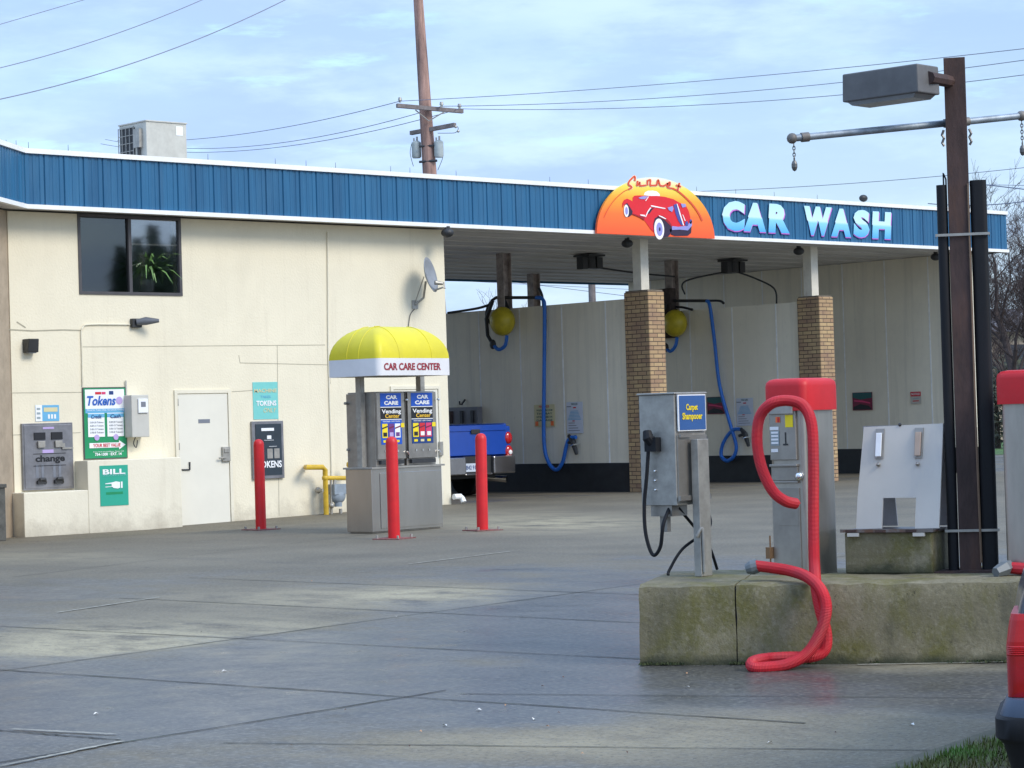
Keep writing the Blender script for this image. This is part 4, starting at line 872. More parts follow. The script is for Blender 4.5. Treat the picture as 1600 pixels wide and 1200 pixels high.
b.add(ra + rb + ri + rj, [(k, n + k, n + (k + 1) % n, (k + 1) % n) for k in range(n)] + [(2 * n + k, 2 * n + (k + 1) % n, 3 * n + (k + 1) % n, 3 * n + k) for k in range(n)] + [(n + k, 3 * n + k, 3 * n + (k + 1) % n, n + (k + 1) % n) for k in range(n)])
va = b.build('awning_valance', white_cv, ki, smooth=True)
T = lambda u, v, w: V((u, ay0 - w, v))
tx0 = reach(KM + ly * ay0 + V((0, 0, 3)), lx, 596); tx1 = reach(KM + ly * ay0 + V((0, 0, 3)), lx, 686)
b = MB(); b.text('CAR CARE CENTER', T, ax0 + .10, AZ0 + (AZ1 - AZ0) * .30, ax0 + aw * .84, AZ0 + (AZ1 - AZ0) * .72, .006, 0, .03); b.build('valance_lettering', flat('maroon_letters', (150, 35, 50)), va)

# ================================================================== BOLLARDS
def make_bollard(loc, label):
    o = thing('bollard', label, 'bollard', loc, 0, 'red steel bollards around the kiosk')
    prof = [(.080, 0), (.080, 1.275), (.074, 1.315), (.056, 1.343), (.030, 1.358), (.001, 1.362)]
    b = MB(); b.tube([(0, 0, h) for r, h in prof], [r for r, h in prof], 24); b.build('post', red, o, smooth=True)
    b = MB(); b.box(-.21, .21, -.21, .21, .0, .014); b.build('base_plate', mat('rusty_plate', (.24, .09, .08), .7, var=.5, scale=20), o)
    for sx in (-1, 1):
        for sy in (-1, 1): MB().cyl((sx * .165, sy * .165, .014), (sx * .165, sy * .165, .055), .018, n=6).build('anchor_bolt', galv, o)
    return o
bp = P(408, 833, 2, -.05); bo = make_bollard((bp.x, bp.y, gz(bp.x, bp.y)), 'red bollard standing in front of the dark token machine')
for (px, py), lab in (((616, 842), 'red bollard standing directly in front of the vending kiosk'), ((754, 829), 'red bollard right of the kiosk in front of the blue pickup')):
    c = copy_tree(bo); q = P(px, py, 2, 0); c.location = (q.x, q.y, 0); c['label'] = lab; c.rotation_euler = (.006, -.008, .3) if px < 700 else (-.004, .014, -.2)

# ================================================================== WASH BAY ITEMS
DX1 = p1[0] + .1; DX2 = p2[0] + .1
def dsign(x0, y0, x1, y1, X, thick=.006):
    Yf, Yn, Z0, Z1 = RX(x0, y0, x1, y1, X); return Sign(face_x(X - .02, Yf, Z0), Yf - Yn, Z1 - Z0, thick)
s = dsign(836, 632, 868, 667, DX1); s.base(s_cream).rect(.05, .05, .2, .25, s_orange, 1).rect(.8, .05, .95, .25, s_orange, 1).text('NOTICE', .25, .86, .75, .96, s_red, 1, .03)
for k, t in enumerate(('WASH & VACUUM', 'THIS BAY', 'NOT RESPONSIBLE FOR', 'DAMAGE')): s.text(t, .12, .70 - k * .15, .9, .79 - k * .15, s_dteal, 1)
tag(s.done('notice_sign'), 'cream and orange notice sign behind the hanging blue hose in the first bay', 'sign')
def list_sign(x0, y0, x1, y1, X, lab):
    s = dsign(x0, y0, x1, y1, X); s.base(flat('sign_offwhite', (205, 210, 222))).text('WASH GUIDE', .3, .9, .7, .97, s_dteal, 1).rect(.02, .84, .3, .87, s_grey, 1).rect(.42, .8, .6, .84, s_red, 1)
    for k in range(7): s.rect(.25 - .03 * k, .70 - k * .045, .72 + .03 * k, .72 - k * .045, s_cyan, 1)
    for k in range(4): s.rect(.1, .32 - k * .08, .5 + .1 * k, .34 - k * .08, s_grey, 1)
    s.rect(.35, .38, .5, .41, s_red, 1); tag(s.done('instruction_sign'), lab, 'sign', 'white wash instruction signs')
list_sign(887, 628, 912, 677, DX1, 'white wash instruction sign above the spray gun in the first bay')
list_sign(1152, 622, 1178, 665, DX2, 'white wash instruction sign on the second divider right of the looped blue hose')
def pic_sign(x0, y0, x1, y1, X, lab):
    s = dsign(x0, y0, x1, y1, X); s.base(s_maroon).poly([(.02, .98), (.02, .72), (.4, .6), (.98, .68), (.98, .98)], s_dteal, 1).poly([(.05, .2), (.4, .35), (.8, .25), (.95, .1), (.95, .04), (.05, .04)], blk, 1).poly([(.1, .5), (.5, .45), (.9, .35), (.9, .42), (.5, .55), (.1, .58)], s_pink, 2)
    tag(s.done('picture_sign'), lab, 'sign', 'red and teal picture signs in the bays')
pic_sign(1106, 620, 1133, 647, DX2, 'red and teal picture sign on the second divider behind the blue hose')
pic_sign(1333, 613, 1364, 641, 46.05, 'red and teal picture sign on the end wall of the third bay')
s = dsign(1424, 612, 1440, 631, 46.05); s.base(flat('sign_faded', (190, 185, 175))).rect(0, .62, 1, 1, s_red, 1).text('NOTICE', .1, .72, .9, .9, s_white, 2).rect(.2, .2, .8, .28, s_red, 1).rect(.2, .4, .8, .46, s_txt, 1)
tag(s.done('notice_sign'), 'small red topped notice on the end wall near the steel column', 'sign')
# coin meter box behind truck
Yf, Yn, Z0, Z1 = RX(709, 636, 755, 668, DX1); mb_ = thing('wash_control_box', 'grey metal control box on the first divider above the blue pickup', 'control box', (DX1 - .1, (Yf + Yn) / 2, Z0))
MB().box(DX1 - .16, DX1 - .02, Yn, Yf, Z0, Z1).build('box', mat('ctrl_grey', (.22, .22, .24), .5), mb_, bevel=.01)
for k in range(3): y = Yn + (Yf - Yn) * (.12 + .36 * k); MB().box(DX1 - .20, DX1 - .16, y, y + .08, Z0 + .1, Z1 - .08).build('selector', dark if k < 2 else rust, mb_)
q = P(724, 628, 0, DX1 - .06); b = MB(); b.tube([q + V((.05, 0, .05)), q, q + V((-.04, .0, -.05)), q + V((-.04, .08, -.05)), q + V((-.04, .08, .02))], .02, 6); tag(b.build('wall_hook', dark), 'small dark hook on the divider above the control box', 'hook')
def kit(X, ball, brp, pipe, hose, gun, extra, n, postY):
    labs = ('first', 'second')[n]
    bc = P(ball[0], ball[1], 0, X - .35); o = thing('foam_brush_reel', 'round yellow foam brush cover hanging at the top of the %s divider' % labs, 'hose cover', bc + V((0, 0, -.33)), group='foam brush covers')
    b = MB(); b.ball(bc, .30, 22, sc=(.85, 1, 1.05)); b.build('cover', yellow_ball, o, smooth=True)
    b = MB(); b.tube([bc, bc + V((.30, .1, .25)), (X - .05, postY, bc.z + .45)], .03, 8); b.tube([(X - .08, postY, bc.z + .5), (X - .08, postY, bc.z - .2)], .04, 8); b.build('bracket', dark, o)
    pts = [P(x, y, 0, X - .33) for x, y in brp]; b = MB(); b.tube(catmull(pts), .04, 10); b.build('short_hose', bluehose, o, smooth=True)
    b = MB(); b.ball(P(brp[-1][0], brp[-1][1] , 0, X - .33), .09, sc=(.6, 1, 1.2)); b.tube([P(brp[-1][0], brp[-1][1], 0, X - .33), P(brp[-1][0] - 8, brp[-1][1] - 14, 0, X - .33), P(brp[-1][0] - 10, brp[-1][1] - 40, 0, X - .33), P(brp[-1][0], brp[-1][1] - 68, 0, X - .3)], .04, 8); b.build('brush_head', dark, o, smooth=True)
    o = thing('wash_hose', 'long blue pressure wash hose hanging down the %s divider' % labs, 'hose', P(hose[-1][0], hose[-1][1], 0, X - .15), group='blue pressure hoses')
    b = MB(); b.tube([P(x, y, 0, X - .1) for x, y in pipe], .035, 8); b.build('supply_pipe', dark, o)
    b = MB(); b.tube(catmull([P(x, y, 0, X - .12) for x, y in hose]), .042, 10); b.build('hose', bluehose, o, smooth=True)
    g = P(gun[0], gun[1], 0, X - .12); b = MB(); b.tube([g + V((0, .12, .12)), g, g + V((0, -.1, -.28))], [.04, .065, .035], 8); b.tube([g + V((0, .18, -.04)), g], .035, 8); b.build('spray_gun', dark, o)
    b = MB(); b.tube([g + V((-.02, .06, -.1)), g + V((-.08, -.1, -.08)), g + V((.08, -.14, -.07))], .016, 6); b.build('gun_hook', chrome, o)
    for e in extra: b = MB(); b.tube(catmull([P(x, y, 0, X - .05) for x, y in e], 4), .03, 6); b.build('feed_line', dark, o)
kit(DX1, (785, 502), ((792, 524), (789, 540), (779, 546), (770, 538)), None or ((768, 470), (775, 465), (838, 465)), ((838, 465), (848, 468), (851, 490), (850, 600), (850, 690), (857, 722), (869, 734), (879, 722), (885, 697), (890, 685), (900, 683)), (895, 689), (((765, 476), (745, 482), (700, 489)), ((770, 468), (762, 480), (760, 495), (766, 505)), ((842, 450), (847, 462), (849, 480))), 0, 38.0)
kit(DX2, (1055, 505), ((1058, 527), (1055, 541), (1047, 549), (1040, 543)), ((1045, 476), (1050, 470), (1104, 470)), ((1104, 470), (1109, 478), (1116, 530), (1124, 600), (1140, 660), (1150, 695), (1147, 712), (1136, 720), (1127, 712), (1129, 695), (1138, 679), (1148, 671), (1158, 671)), (1164, 678), (((1104, 470), (1124, 470), (1131, 474)), ((1045, 480), (1065, 480), (1082, 484))), 1, 38.3)
b = MB(); b.box(DX2 - .25, DX2 - .02, 38.0, 38.6, 3.35, 4.5); tag(b.build('pump_box', mat('pump_brown', (.05, .035, .03), .8, var=.4), bevel=.02), 'dark grimy pump box at the top of the second divider', 'pump box')
def swivel(px, py, n):
    q = P(px, py, 2, ZB - .15); o = thing('ceiling_boom', 'dark swivel boom box under the ceiling of the %s bay' % ('first', 'second')[n], 'ceiling boom', (q.x, q.y, ZB - .4), group='ceiling booms')
    b = MB(); b.box(q.x - .25, q.x + .25, q.y - .25, q.y + .25, ZB - .04, ZB + .0); b.cyl((q.x, q.y, ZB - .3), (q.x, q.y, ZB - .04), .14); b.box(q.x - .3, q.x - .15, q.y - .1, q.y + .1, ZB - .32, ZB - .05); b.box(q.x + .12, q.x + .3, q.y - .12, q.y + .12, ZB - .3, ZB - .05); b.build('motor_box', dark, o)
    return q, o
q, o = swivel(921, 409, 0); b = MB(); b.tube(catmull([(q.x, q.y, ZB - .25), (q.x + 1.2, q.y - .2, ZB - .38), (q.x + 2.4, q.y - .3, ZB - .45)]), .022, 6); b.build('boom_arm', dark, o)
q, o = swivel(1145, 416, 1)
b = MB(); b.tube(catmull([(q.x, q.y, ZB - .25), (q.x - 1.3, q.y + .3, ZB - .5), (DX2 + .05, q.y + .4, ZB - .8)]), .022, 6); b.tube(catmull([(q.x, q.y, ZB - .25), (q.x + .45, q.y - .3, ZB - .45), (q.x + .75, q.y - .6, ZB - .7), (q.x + .8, q.y - .62, ZB - 1.05)]), .022, 6); b.build('boom_arm', dark, o)

# ================================================================== PICKUP
TY = 36.3; q = P(799, 700, 1, TY); TX1 = q.x; TW = 2.0; tx0 = TX1 - TW
zt = P(750, 662, 1, TY).z; zbmp = P(760, 742, 1, TY).z; zgate0 = P(750, 711, 1, TY).z
print('truck', TX1, zt, zbmp, zgate0)
pt = mat('truck_blue', (0.008, 0.065, 0.40), .3, var=.06, coat=.5)
tk = thing('pickup_truck', 'blue pickup truck parked in the first wash bay seen from behind', 'pickup truck', (TX1 - TW / 2, TY + 2.6, 0))
def loft_side(mb, prof, y0, y1): pass
b = MB(); L5 = 5.4
b.box(tx0 + .04, tx0 + .14, TY + .06, TY + 2.1, .62, zt); b.box(TX1 - .14, TX1 - .04, TY + .06, TY + 2.1, .62, zt); b.box(tx0 + .14, TX1 - .14, TY + .06, TY + 2.1, .62, .78)
b.box(tx0 + .04, TX1 - .04, TY + 2.1, TY + 3.75, .5, zt - .02); b.box(tx0 + .06, TX1 - .06, TY + 3.75, TY + L5, .5, zt - .18)
b.build('body', pt, tk, bevel=.05, seg=3)
b = MB(); b.hexa([(tx0 + .08, TY + 2.12, zt - .02), (TX1 - .08, TY + 2.12, zt - .02), (TX1 - .08, TY + 4.2, zt - .02), (tx0 + .08, TY + 4.2, zt - .02)], [(tx0 + .22, TY + 2.2, zt + .5), (TX1 - .22, TY + 2.2, zt + .5), (TX1 - .22, TY + 3.6, zt + .5), (tx0 + .22, TY + 3.6, zt + .5)]); cbn = b.build('cab', pt, tk, bevel=.05)
b = MB(); b.prism([(tx0 + .25, TY + 2.12, zt + .06), (TX1 - .25, TY + 2.12, zt + .06), (TX1 - .34, TY + 2.18, zt + .42), (tx0 + .34, TY + 2.18, zt + .42)], (0, -.01, 0)); b.build('rear_window', glass_dark, cbn)
b = MB(); b.box(tx0 + .14, TX1 - .14, TY - .01, TY + .055, zgate0, zt - .03); b.box(tx0 + .16, TX1 - .16, TY - .03, TY - .01, zt - .15, zt - .03); tg = b.build('tailgate', pt, tk, bevel=.02)
hx = P(740, 672, 1, TY).x; hz = P(738, 674, 1, TY).z; MB().box(hx - .1, hx + .14, TY - .045, TY - .03, hz - .05, hz + .04).build('handle', dark, tg, bevel=.01)
for s_ in (0, 1):
    xx = TX1 - .10 if s_ else tx0 + .10
    MB().box(xx - .085, xx + .085, TY + .0, TY + .058, zgate0 + .02, zt - .06).build('corner_post', pt, tk, bevel=.03)
    for py, m_ in ((684, 0), (705, 1)):
        z = P(793, py, 1, TY).z; b = MB(); b.ball((xx + (.02 if s_ else -.02), TY + .0, z), .125, sc=(.85, .4, 1)); tl = b.build('tail_lamp', mat('lamp_red', (.5, .01, .015), .15, coat=.6), tk, smooth=True)
        if m_: MB().ball((xx + (.03 if s_ else -.03), TY - .045, z - .02), .05, sc=(1, .4, 1)).build('reverse_lens', s_white, tl, smooth=True)
cm_ = mat('bumper_chrome', (.34, .34, .36), .2, metal=.95, var=.1)
b = MB(); zb0 = zbmp; b.box(tx0 + .02, tx0 + .62, TY - .14, TY + .02, zb0 + .02, zgate0 - .03); b.box(TX1 - .62, TX1 - .02, TY - .14, TY + .02, zb0 + .02, zgate0 - .03); b.box(tx0 + .62, TX1 - .62, TY - .10, TY + .02, zb0, zb0 + .05); b.build('rear_bumper', cm_, tk, bevel=.025)
b = MB(); b.box(tx0 + .62, TX1 - .62, TY - .05, TY + .02, zb0 + .05, zgate0 - .02); b.build('bumper_recess', dark, tk)
px0 = P(727, 722, 1, TY - .09).x; px1 = P(750, 722, 1, TY - .09).x
s = Sign(face_y(px0, TY - .06, zb0 + .08), px1 - px0, .17, .01); s.base(flat('plate_white', (200, 210, 225))).text('B42 917', .1, .25, .9, .75, s_navy, 1); s.done('licence_plate', tk)
b = MB(); e = P(783, 747, 1, TY + .2); b.cyl((e.x - .25, TY + .5, e.z + .03), (e.x, TY + .02, e.z - .02), .06, .07); b.build('exhaust_pipe', chrome, tk, smooth=True)
b = MB(); b.box(tx0 + .3, TX1 - .3, TY + .2, TY + 5.2, .38, .6); b.cyl((tx0 + .15, TY + 1.2, .38), (TX1 - .15, TY + 1.2, .38), .08); b.build('chassis', black_base, tk)
for xx, sgn in ((tx0 + .05, 1), (TX1 - .05, -1)):
    for yy in (TY + 1.2, TY + 4.4):
        wo = MB(); wo.cyl((xx, yy, .39), (xx + sgn * .26, yy, .39), .39, n=32); w_ = wo.build('wheel', rubber, tk, smooth=True, bevel=.03)
        MB().cyl((xx - sgn * .005, yy, .39), (xx + sgn * .1, yy, .39), .22, n=24).build('rim', galv, w_)

# ================================================================== ISLAND
ZI = .485
I0 = P(1000, 1040, 2, 0); az = math.radians(145); idr = V((math.sin(az), math.cos(az), 0)); idp = V((-idr.y, idr.x, 0))
I0 = V((I0.x, I0.y, 0)); ILEN = 7.0; IDEP = 1.3
print('island corner', I0, [proj(I0 + V((0, 0, ZI))), proj(I0 + idp * IDEP + V((0, 0, ZI))), proj(I0 + idr * 2.25), proj(I0 + idr * 2.25 + V((0, 0, ZI)))])
isl = thing('concrete_island', 'raised mossy concrete island carrying the vacuums and carpet shampooer', 'concrete island', I0)
tj = reach(I0, idr, 1152)
def block(t0, t1, name):
    n1, n2, n3 = max(2, int((t1 - t0) / .06)), 8, 12
    bm = bmesh.new(); vs = {}
    def pt_(i, j, k):   # i along, j up, k deep
        key = (i, j, k)
        if key not in vs:
            p = I0 + idr * (t0 + (t1 - t0) * i / n1) + V((0, 0, -.05 + (ZI + .05) * j / n2)) + idp * (IDEP * k / n3)
            nn = noise.noise_vector(p * 4.0) * .006 + noise.noise_vector(p * 14) * .004
            if j == n2 and k == 0:
                c_ = max(0, noise.noise(p * 7) - .12) * .09; p += idp * (.012 * (1 + noise.noise(p * 9)) + c_) + V((0, 0, -.012 * (1 + noise.noise(p * 11)) - c_ * .7))
            if i == 0 or i == n1: p += idr * (.003 if i == 0 else -.003) * (1 + 1.5 * noise.noise(p * 20))
            vs[key] = bm.verts.new(p + nn)
        return vs[key]
    for i in range(n1):
        for j in range(n2):
            bm.faces.new([pt_(i, j, 0), pt_(i + 1, j, 0), pt_(i + 1, j + 1, 0), pt_(i, j + 1, 0)]); bm.faces.new([pt_(i, j, n3), pt_(i, j + 1, n3), pt_(i + 1, j + 1, n3), pt_(i + 1, j, n3)])
        for k in range(n3): bm.faces.new([pt_(i, n2, k), pt_(i + 1, n2, k), pt_(i + 1, n2, k + 1), pt_(i, n2, k + 1)])
    for k in range(n3):
        for j in range(n2):
            bm.faces.new([pt_(0, j, k), pt_(0, j + 1, k), pt_(0, j + 1, k + 1), pt_(0, j, k + 1)]); bm.faces.new([pt_(n1, j, k), pt_(n1, j, k + 1), pt_(n1, j + 1, k + 1), pt_(n1, j + 1, k)])
    bm.verts.index_update(); b = MB(); b.add([v.co.copy() for v in bm.verts], [tuple(v.index for v in f.verts) for f in bm.faces]); bm.free()
    return b.build(name, mossy, isl, smooth=True)
block(0, tj - .001, 'concrete_block'); block(tj + .001, ILEN, 'concrete_block')
MB().hexa([I0 + idr * (tj - .03) + idp * .03, I0 + idr * (tj + .03) + idp * .03, I0 + idr * (tj + .03) + idp * 1.2, I0 + idr * (tj - .03) + idp * 1.2], [p + V((0, 0, ZI - .03)) for p in (I0 + idr * (tj - .03) + idp * .03, I0 + idr * (tj + .03) + idp * .03, I0 + idr * (tj + .03) + idp * 1.2, I0 + idr * (tj - .03) + idp * 1.2)]).build('joint_filler', black_base, isl)

# moss and dirt along the island foot
b = MB()
for k in range(1800):
    t = random.uniform(.0, 3.2); p = I0 + idr * t - idp * abs(random.gauss(0, .018)); s_ = random.uniform(.004, .013); a = random.uniform(0, 6.28)
    if noise.noise(p * 3) < -.15: continue
    p.z = .006; b.add([p + V((s_ * math.cos(a), s_ * math.sin(a), 0)), p + V((s_ * math.cos(a + 2.1), s_ * math.sin(a + 2.1), 0)), p + V((0, 0, s_ * 1.5))], [(0, 1, 2)])
tag(setting(b.build('moss', mat('moss', (.045, .06, .02), .9, var=.5)), 'stuff'), 'dark moss and grit along the foot of the concrete island', 'moss')

def corr(pts, r, n=8, step=.008, amp=.07):
    c = catmull(pts, 24); out = [c[0]]; acc = 0
    dense = []; L_ = 0
    for i in range(len(c) - 1):
        d = (c[i + 1] - c[i]).length
        while acc <= d: out.append(c[i].lerp(c[i + 1], acc / d if d > 0 else 0)); acc += step / 2
        acc -= d
    rs = [r * (1 + (amp if i % 2 else -amp) * .5) for i in range(len(out))]
    return out, rs

# ------------------------------------------------------------------ vacuums
def vac(px_mid, py_base, depth_hint, xl, xr, label, full=True):
    M = P(px_mid, py_base, 2, ZI); dpt = proj(M)[2]; pm = FPX / dpt
    wx = reach(M + V((0, 0, .6)), lx, xr); wy = reach(M + V((0, 0, .6)), ly, xl)
    o = thing('vacuum_machine', label, 'vacuum', M, TH, 'vacuum machines on the island')
    return o, M, wx, wy, pm
o, VM, wx, wy, pm = vac(1264, 899, 0, 1204, 1307, 'stainless coin vacuum with red cap and looping red hose on the concrete island')
print('vac', VM, wx, wy, pm, proj(VM)[2])
vh = (899 - 612) / pm; caph0 = (899 - 641) / pm; caph1 = (899 - 590) / pm
def rrect(x0, x1, y0, y1, r, z, n=6):
    out = []
    for cx_, cy_, a0 in ((x0 + r, y0 + r, 180), (x1 - r, y0 + r, 270), (x1 - r, y1 - r, 0), (x0 + r, y1 - r, 90)):
        for k in range(n + 1): t = math.radians(a0 + 90 * k / n); out.append((cx_ + r * math.cos(t), cy_ + r * math.sin(t), z))
    return out
def rings_mesh(mb, rings):
    n = len(rings[0]); m = len(rings); vs = [p for r in rings for p in r]
    fs = [(i * n + k, i * n + (k + 1) % n, (i + 1) * n + (k + 1) % n, (i + 1) * n + k) for i in range(m - 1) for k in range(n)]
    fs += [tuple(range(n - 1, -1, -1)), tuple((m - 1) * n + k for k in range(n))]; mb.add(vs, fs)
def vac_body(o, wx, wy, front=True):
    b = MB(); rings_mesh(b, [rrect(0, wx, 0, wy, .035, 0), rrect(0, wx, 0, wy, .035, caph0 + .02)]); bd_ = b.build('body', ss, o, smooth=True)
    e = .025; b = MB(); rings_mesh(b, [rrect(-e, wx + e, -e, wy + e, .05, caph0), rrect(-e, wx + e, -e, wy + e, .05, caph1 - .05), rrect(-e + .004, wx + e - .004, -e + .004, wy + e - .004, .05, caph1 - .025), rrect(-e + .02, wx + e - .02, -e + .02, wy + e - .02, .05, caph1 - .007), rrect(-e + .05, wx + e - .05, -e + .05, wy + e - .05, .05, caph1)]); b.build('red_cap', red_pl, o, smooth=True)
    return bd_
vac_body(o, wx, wy)
# coin panel on the left (-x) face ; u runs from far (left in view) to near
def FV(u, v, w): return V((-w, wy * (1 - u), v * caph0))
def fb_(u0, v0, u1, v1, w0, w1, mb): mb.hexa([FV(u0, v0, w1), FV(u1, v0, w1), FV(u1, v0, w0), FV(u0, v0, w0)], [FV(u0, v1, w1), FV(u1, v1, w1), FV(u1, v1, w0), FV(u0, v1, w0)])
b = MB(); fb_(.06, .70, .80, 1.0, 0, .02, b); cpn = b.build('coin_panel', ss_d, o, bevel=.004)
b = MB(); fb_(.06, .575, .80, .66, 0, .015, b); fb_(.04, .66, .82, .675, 0, .03, b); fb_(.04, .56, .82, .572, 0, .022, b); b.build('drawer', ss_d, o, bevel=.003)
b = MB(); fb_(.05, .02, .82, .53, 0, .008, b); fb_(.22, .30, .78, .42, .008, .010, b); b.build('lower_door', ss_d, o, bevel=.003)
b = MB(); fb_(.08, .98, .75, 1.06, .015, .035, b); b.build('hose_bracket', galv, o, bevel=.004)
s = Sign(FV, 1, 1, .02)
s.rect(.52, .90, .74, .975, yel, 1).rect(.25, .93, .38, .965, s_orange, 1).text('1', .31, .932, .36, .962, s_red, 2).rect(.08, .885, .33, .905, s_white, 1).rect(.10, .79, .34, .88, s_txt, 1)
for k in range(4): s.rect(.12, .80 + k * .021, .32, .812 + k * .021, s_white, 2)
s.rect(.50, .80, .53, .87, dark, 1).rect(.44, .79, .58, .80, dark, 1).rect(.10, .75, .3, .77, s_white, 1)
s.done('decals', cpn)
b = MB(); b.ball(FV(.88, .60, .03), .028); b.cyl(FV(.88, .60, 0), FV(.88, .60, .03), .018); b.build('lock', chrome, o, smooth=True)
b = MB(); b.tube([FV(-.02, .24, .02), FV(-.02, .03, .02)], .006, 6); fb_(-.08, .10, .04, .17, .0, .05, b); b.build('padlock', mat('brass', (.25, .15, .08), .5, metal=.5), o)
# hose
inv = frameM(VM).inverted()
hp = [(1243, 787, 14.72), (1225, 782, 14.66), (1206, 765, 14.66), (1190, 730, 14.68), (1183, 690, 14.70), (1187, 652, 14.68), (1205, 631, 14.62), (1231, 626, 14.58), (1255, 634, 14.52), (1268, 662, 14.45), (1271, 720, 14.42), (1271, 800, 14.42), (1272, 870, 14.36),
      (1275, 915, 14.20), (1281, 950, 14.14), (1291, 990, 14.12), (1288, 1016, 14.1), (1268, 1026, 14.08), (1235, 1027, 14.10), (1200, 1029, 14.12), (1177, 1034, 14.05), (1176, 1042, 13.98), (1195, 1043, 13.97), (1230, 1038, 14.0), (1262, 1020, 14.02), (1283, 985, 14.03), (1291, 950, 14.04), (1283, 922, 14.10), (1262, 902, 14.26), (1235, 892, 14.45), (1205, 887, 14.55), (1180, 884, 14.6)]
pts = [inv @ D(*q) for q in hp]
c, rs = corr(pts, .034); b = MB(); b.tube(c, rs, 12); b.build('vacuum_hose', red_hose, o, smooth=False)
e0, e1 = inv @ D(1184, 884, 14.6), inv @ D(1166, 889, 14.62); b = MB(); b.tube([e0, e0.lerp(e1, .5), e1], [.042, .045, .03], 12); b.build('hose_nozzle', mat('nozzle_grey', (.15, .17, .18), .5), o)
VLOC = o
# second vacuum
o2, VM2, wx2, wy2, pm2 = vac(1625, 900, 0, 1566, 1672, 'stainless vacuum with red cap cut off by the right edge of the photo')
vac_body(o2, wx2, wy2)
b = MB(); q0 = V((-.02, wy2 * .5, .25)); b.tube([(-.02, wy2 * .6, .5), (-.12, wy2 * .6, .8), (-.12, wy2 * .2, 1.0), (-.1, -.05, .8), (-.02, -.1, .3), (.0, -.12, .04)], .035, 10); 
q = frameM(VM2).inverted() @ P(1570, 893, 2, ZI + .03)
b = MB(); b.tube([(.1, -.06, .04), (-.02, -.06, .035), q + V((.05, 0, .02))], .036, 10); b.build('vacuum_hose', red_hose, o2)
b = MB(); b.tube([q + V((.05, 0, .03)), q + V((.0, .0, .02)), q + V((-.08, .02, -.0))], [.04, .045, .03], 6); b.build('hose_nozzle', mat('nozzle_grey', (.15, .17, .18), .5), o2)

# ------------------------------------------------------------------ carpet shampooer
SM = D(1058, 790, 15.12); pms = FPX / 15.12
SB = V((SM.x, SM.y, ZI)); so_ = thing('carpet_shampooer', 'grey steel carpet shampooer box on a post with blue sign and black hoses', 'carpet shampooer', SB, TH)
sw = reach(SM, lx, 1106); sd = reach(SM, ly, 1003); z0 = SM.z - ZI - .0; z1 = z0 + (790 - 613) / pms
print('shamp', SM, sw, sd, z0, z1); SZ0 = z0
b = MB(); b.box(0, sw, 0, sd, z0, z1 - .012); b.box(-.012, sw + .01, -.012, sd + .01, z1 - .012, z1); b.build('box', galv, so_, bevel=.004)
b = MB(); b.box(.01, sw * .98, -.012, 0, z0 + .02, z0 + (z1 - z0) * .62); b.box(.0, sw, -.03, -.012, z0 + .03, z0 + .06); b.box(.02, sw * .42, -.03, -.012, z0 + (z1 - z0) * .60, z0 + (z1 - z0) * .63); b.build('door_panel', ss_d, so_)
sgw = sw * .9; sz0 = z1 - (674 - 613) / pms
s = Sign(lambda u, v, w: V((.015 + u, -.012 - w, sz0 + v)), sgw, z1 - .015 - sz0, .008)
s.base(s_white).rect(.03, .03, .97, .97, flat('shampoo_blue', (50, 92, 150)), 1).text('Carpet', .26, .52, .68, .74, yel, 2, .03).text('Shampooer', .12, .26, .84, .50, yel, 2, .03)
s.done('shampooer_sign', so_)
pw0 = reach(SM - ly * .06, lx, 1087); pw1 = reach(SM - ly * .06, lx, 1104)
b = MB(); b.box(pw0, pw1, -.09, -.035, 0, z0 + (z1 - z0) * .58); b.build('post', galv, so_, bevel=.004)
b = MB(); b.box(.02, sw * .55, sd * .2, sd * .8, z0 - .07, z0 - .001); b.box(.04, .08, sd * .4, sd * .6, z0 - .17, z0 - .07); b.build('pump_housing', ss_d, so_)
q = V((-.03, sd * .58, z0 + (790 - 690) / pms)); b = MB(); b.tube([q + V((-.02, .02, .07)), q + V((-.03, .01, .03)), q], [.028, .035, .04], 10); b.box(-.06, 0, sd * .4, sd * .72, q.z - .06, q.z + .03); b.build('hose_connector', rubber, so_)
def loopx(u, v): return V((-.05, sd * (1 - u), v))
pts = [loopx(.36, q.z - .06), loopx(.30, z0 + .2), loopx(.2, z0), loopx(.22, z0 - .18), loopx(.40, z0 - .31), loopx(.62, z0 - .26), loopx(.72, z0 - .12), V((.03, sd * .3, z0 - .02))]
b = MB(); b.tube(catmull(pts), .012, 8); b.build('black_hose', rubber, so_, smooth=True)
b = MB(); b.tube(catmull([V((sw * .5, -.03, z0 + .01)), V((sw * .55, -.06, z0 - .08)), V((pw0 - .01, -.07, z0 - .2)), V((pw0 + .01, -.1, .3)), V((pw0 + .02, -.1, .03))]), .012, 8); b.build('flexible_conduit', galv, so_, smooth=True)
b = MB(); r_ = V((sw + .03, sd * .2, 0)); b.tube(catmull([r_ + V((0, 0, z0 + .25)), r_ + V((0.02, 0, z0)), V((sw * .95, -.02, z0 - .15)), V((pw0 + .0, .05, z0 - .28)), V((pw0 - .08, .1, .05)), V((pw0 - .1, .1, .015))]), .010, 8)
b.tube(catmull([V((pw0 - .02, .06, z0 - .02)), V((pw1 + .12, .08, z0 - .2)), V((pw1 + .24, .09, .16)), V((pw1 + .33, .10, .015))]), .010, 8); b.build('trailing_hose', rubber, so_, smooth=True)
b = MB(); b.tube([r_ + V((.0, 0, z0 + .48)), r_ + V((.01, 0, z0 + .42)), r_ + V((.01, 0, z0 + .22)), r_ + V((0, 0, z0 + .15))], [.015, .035, .035, .015], 8); b.build('nozzle_holder', rubber, so_, smooth=True)
b = MB()
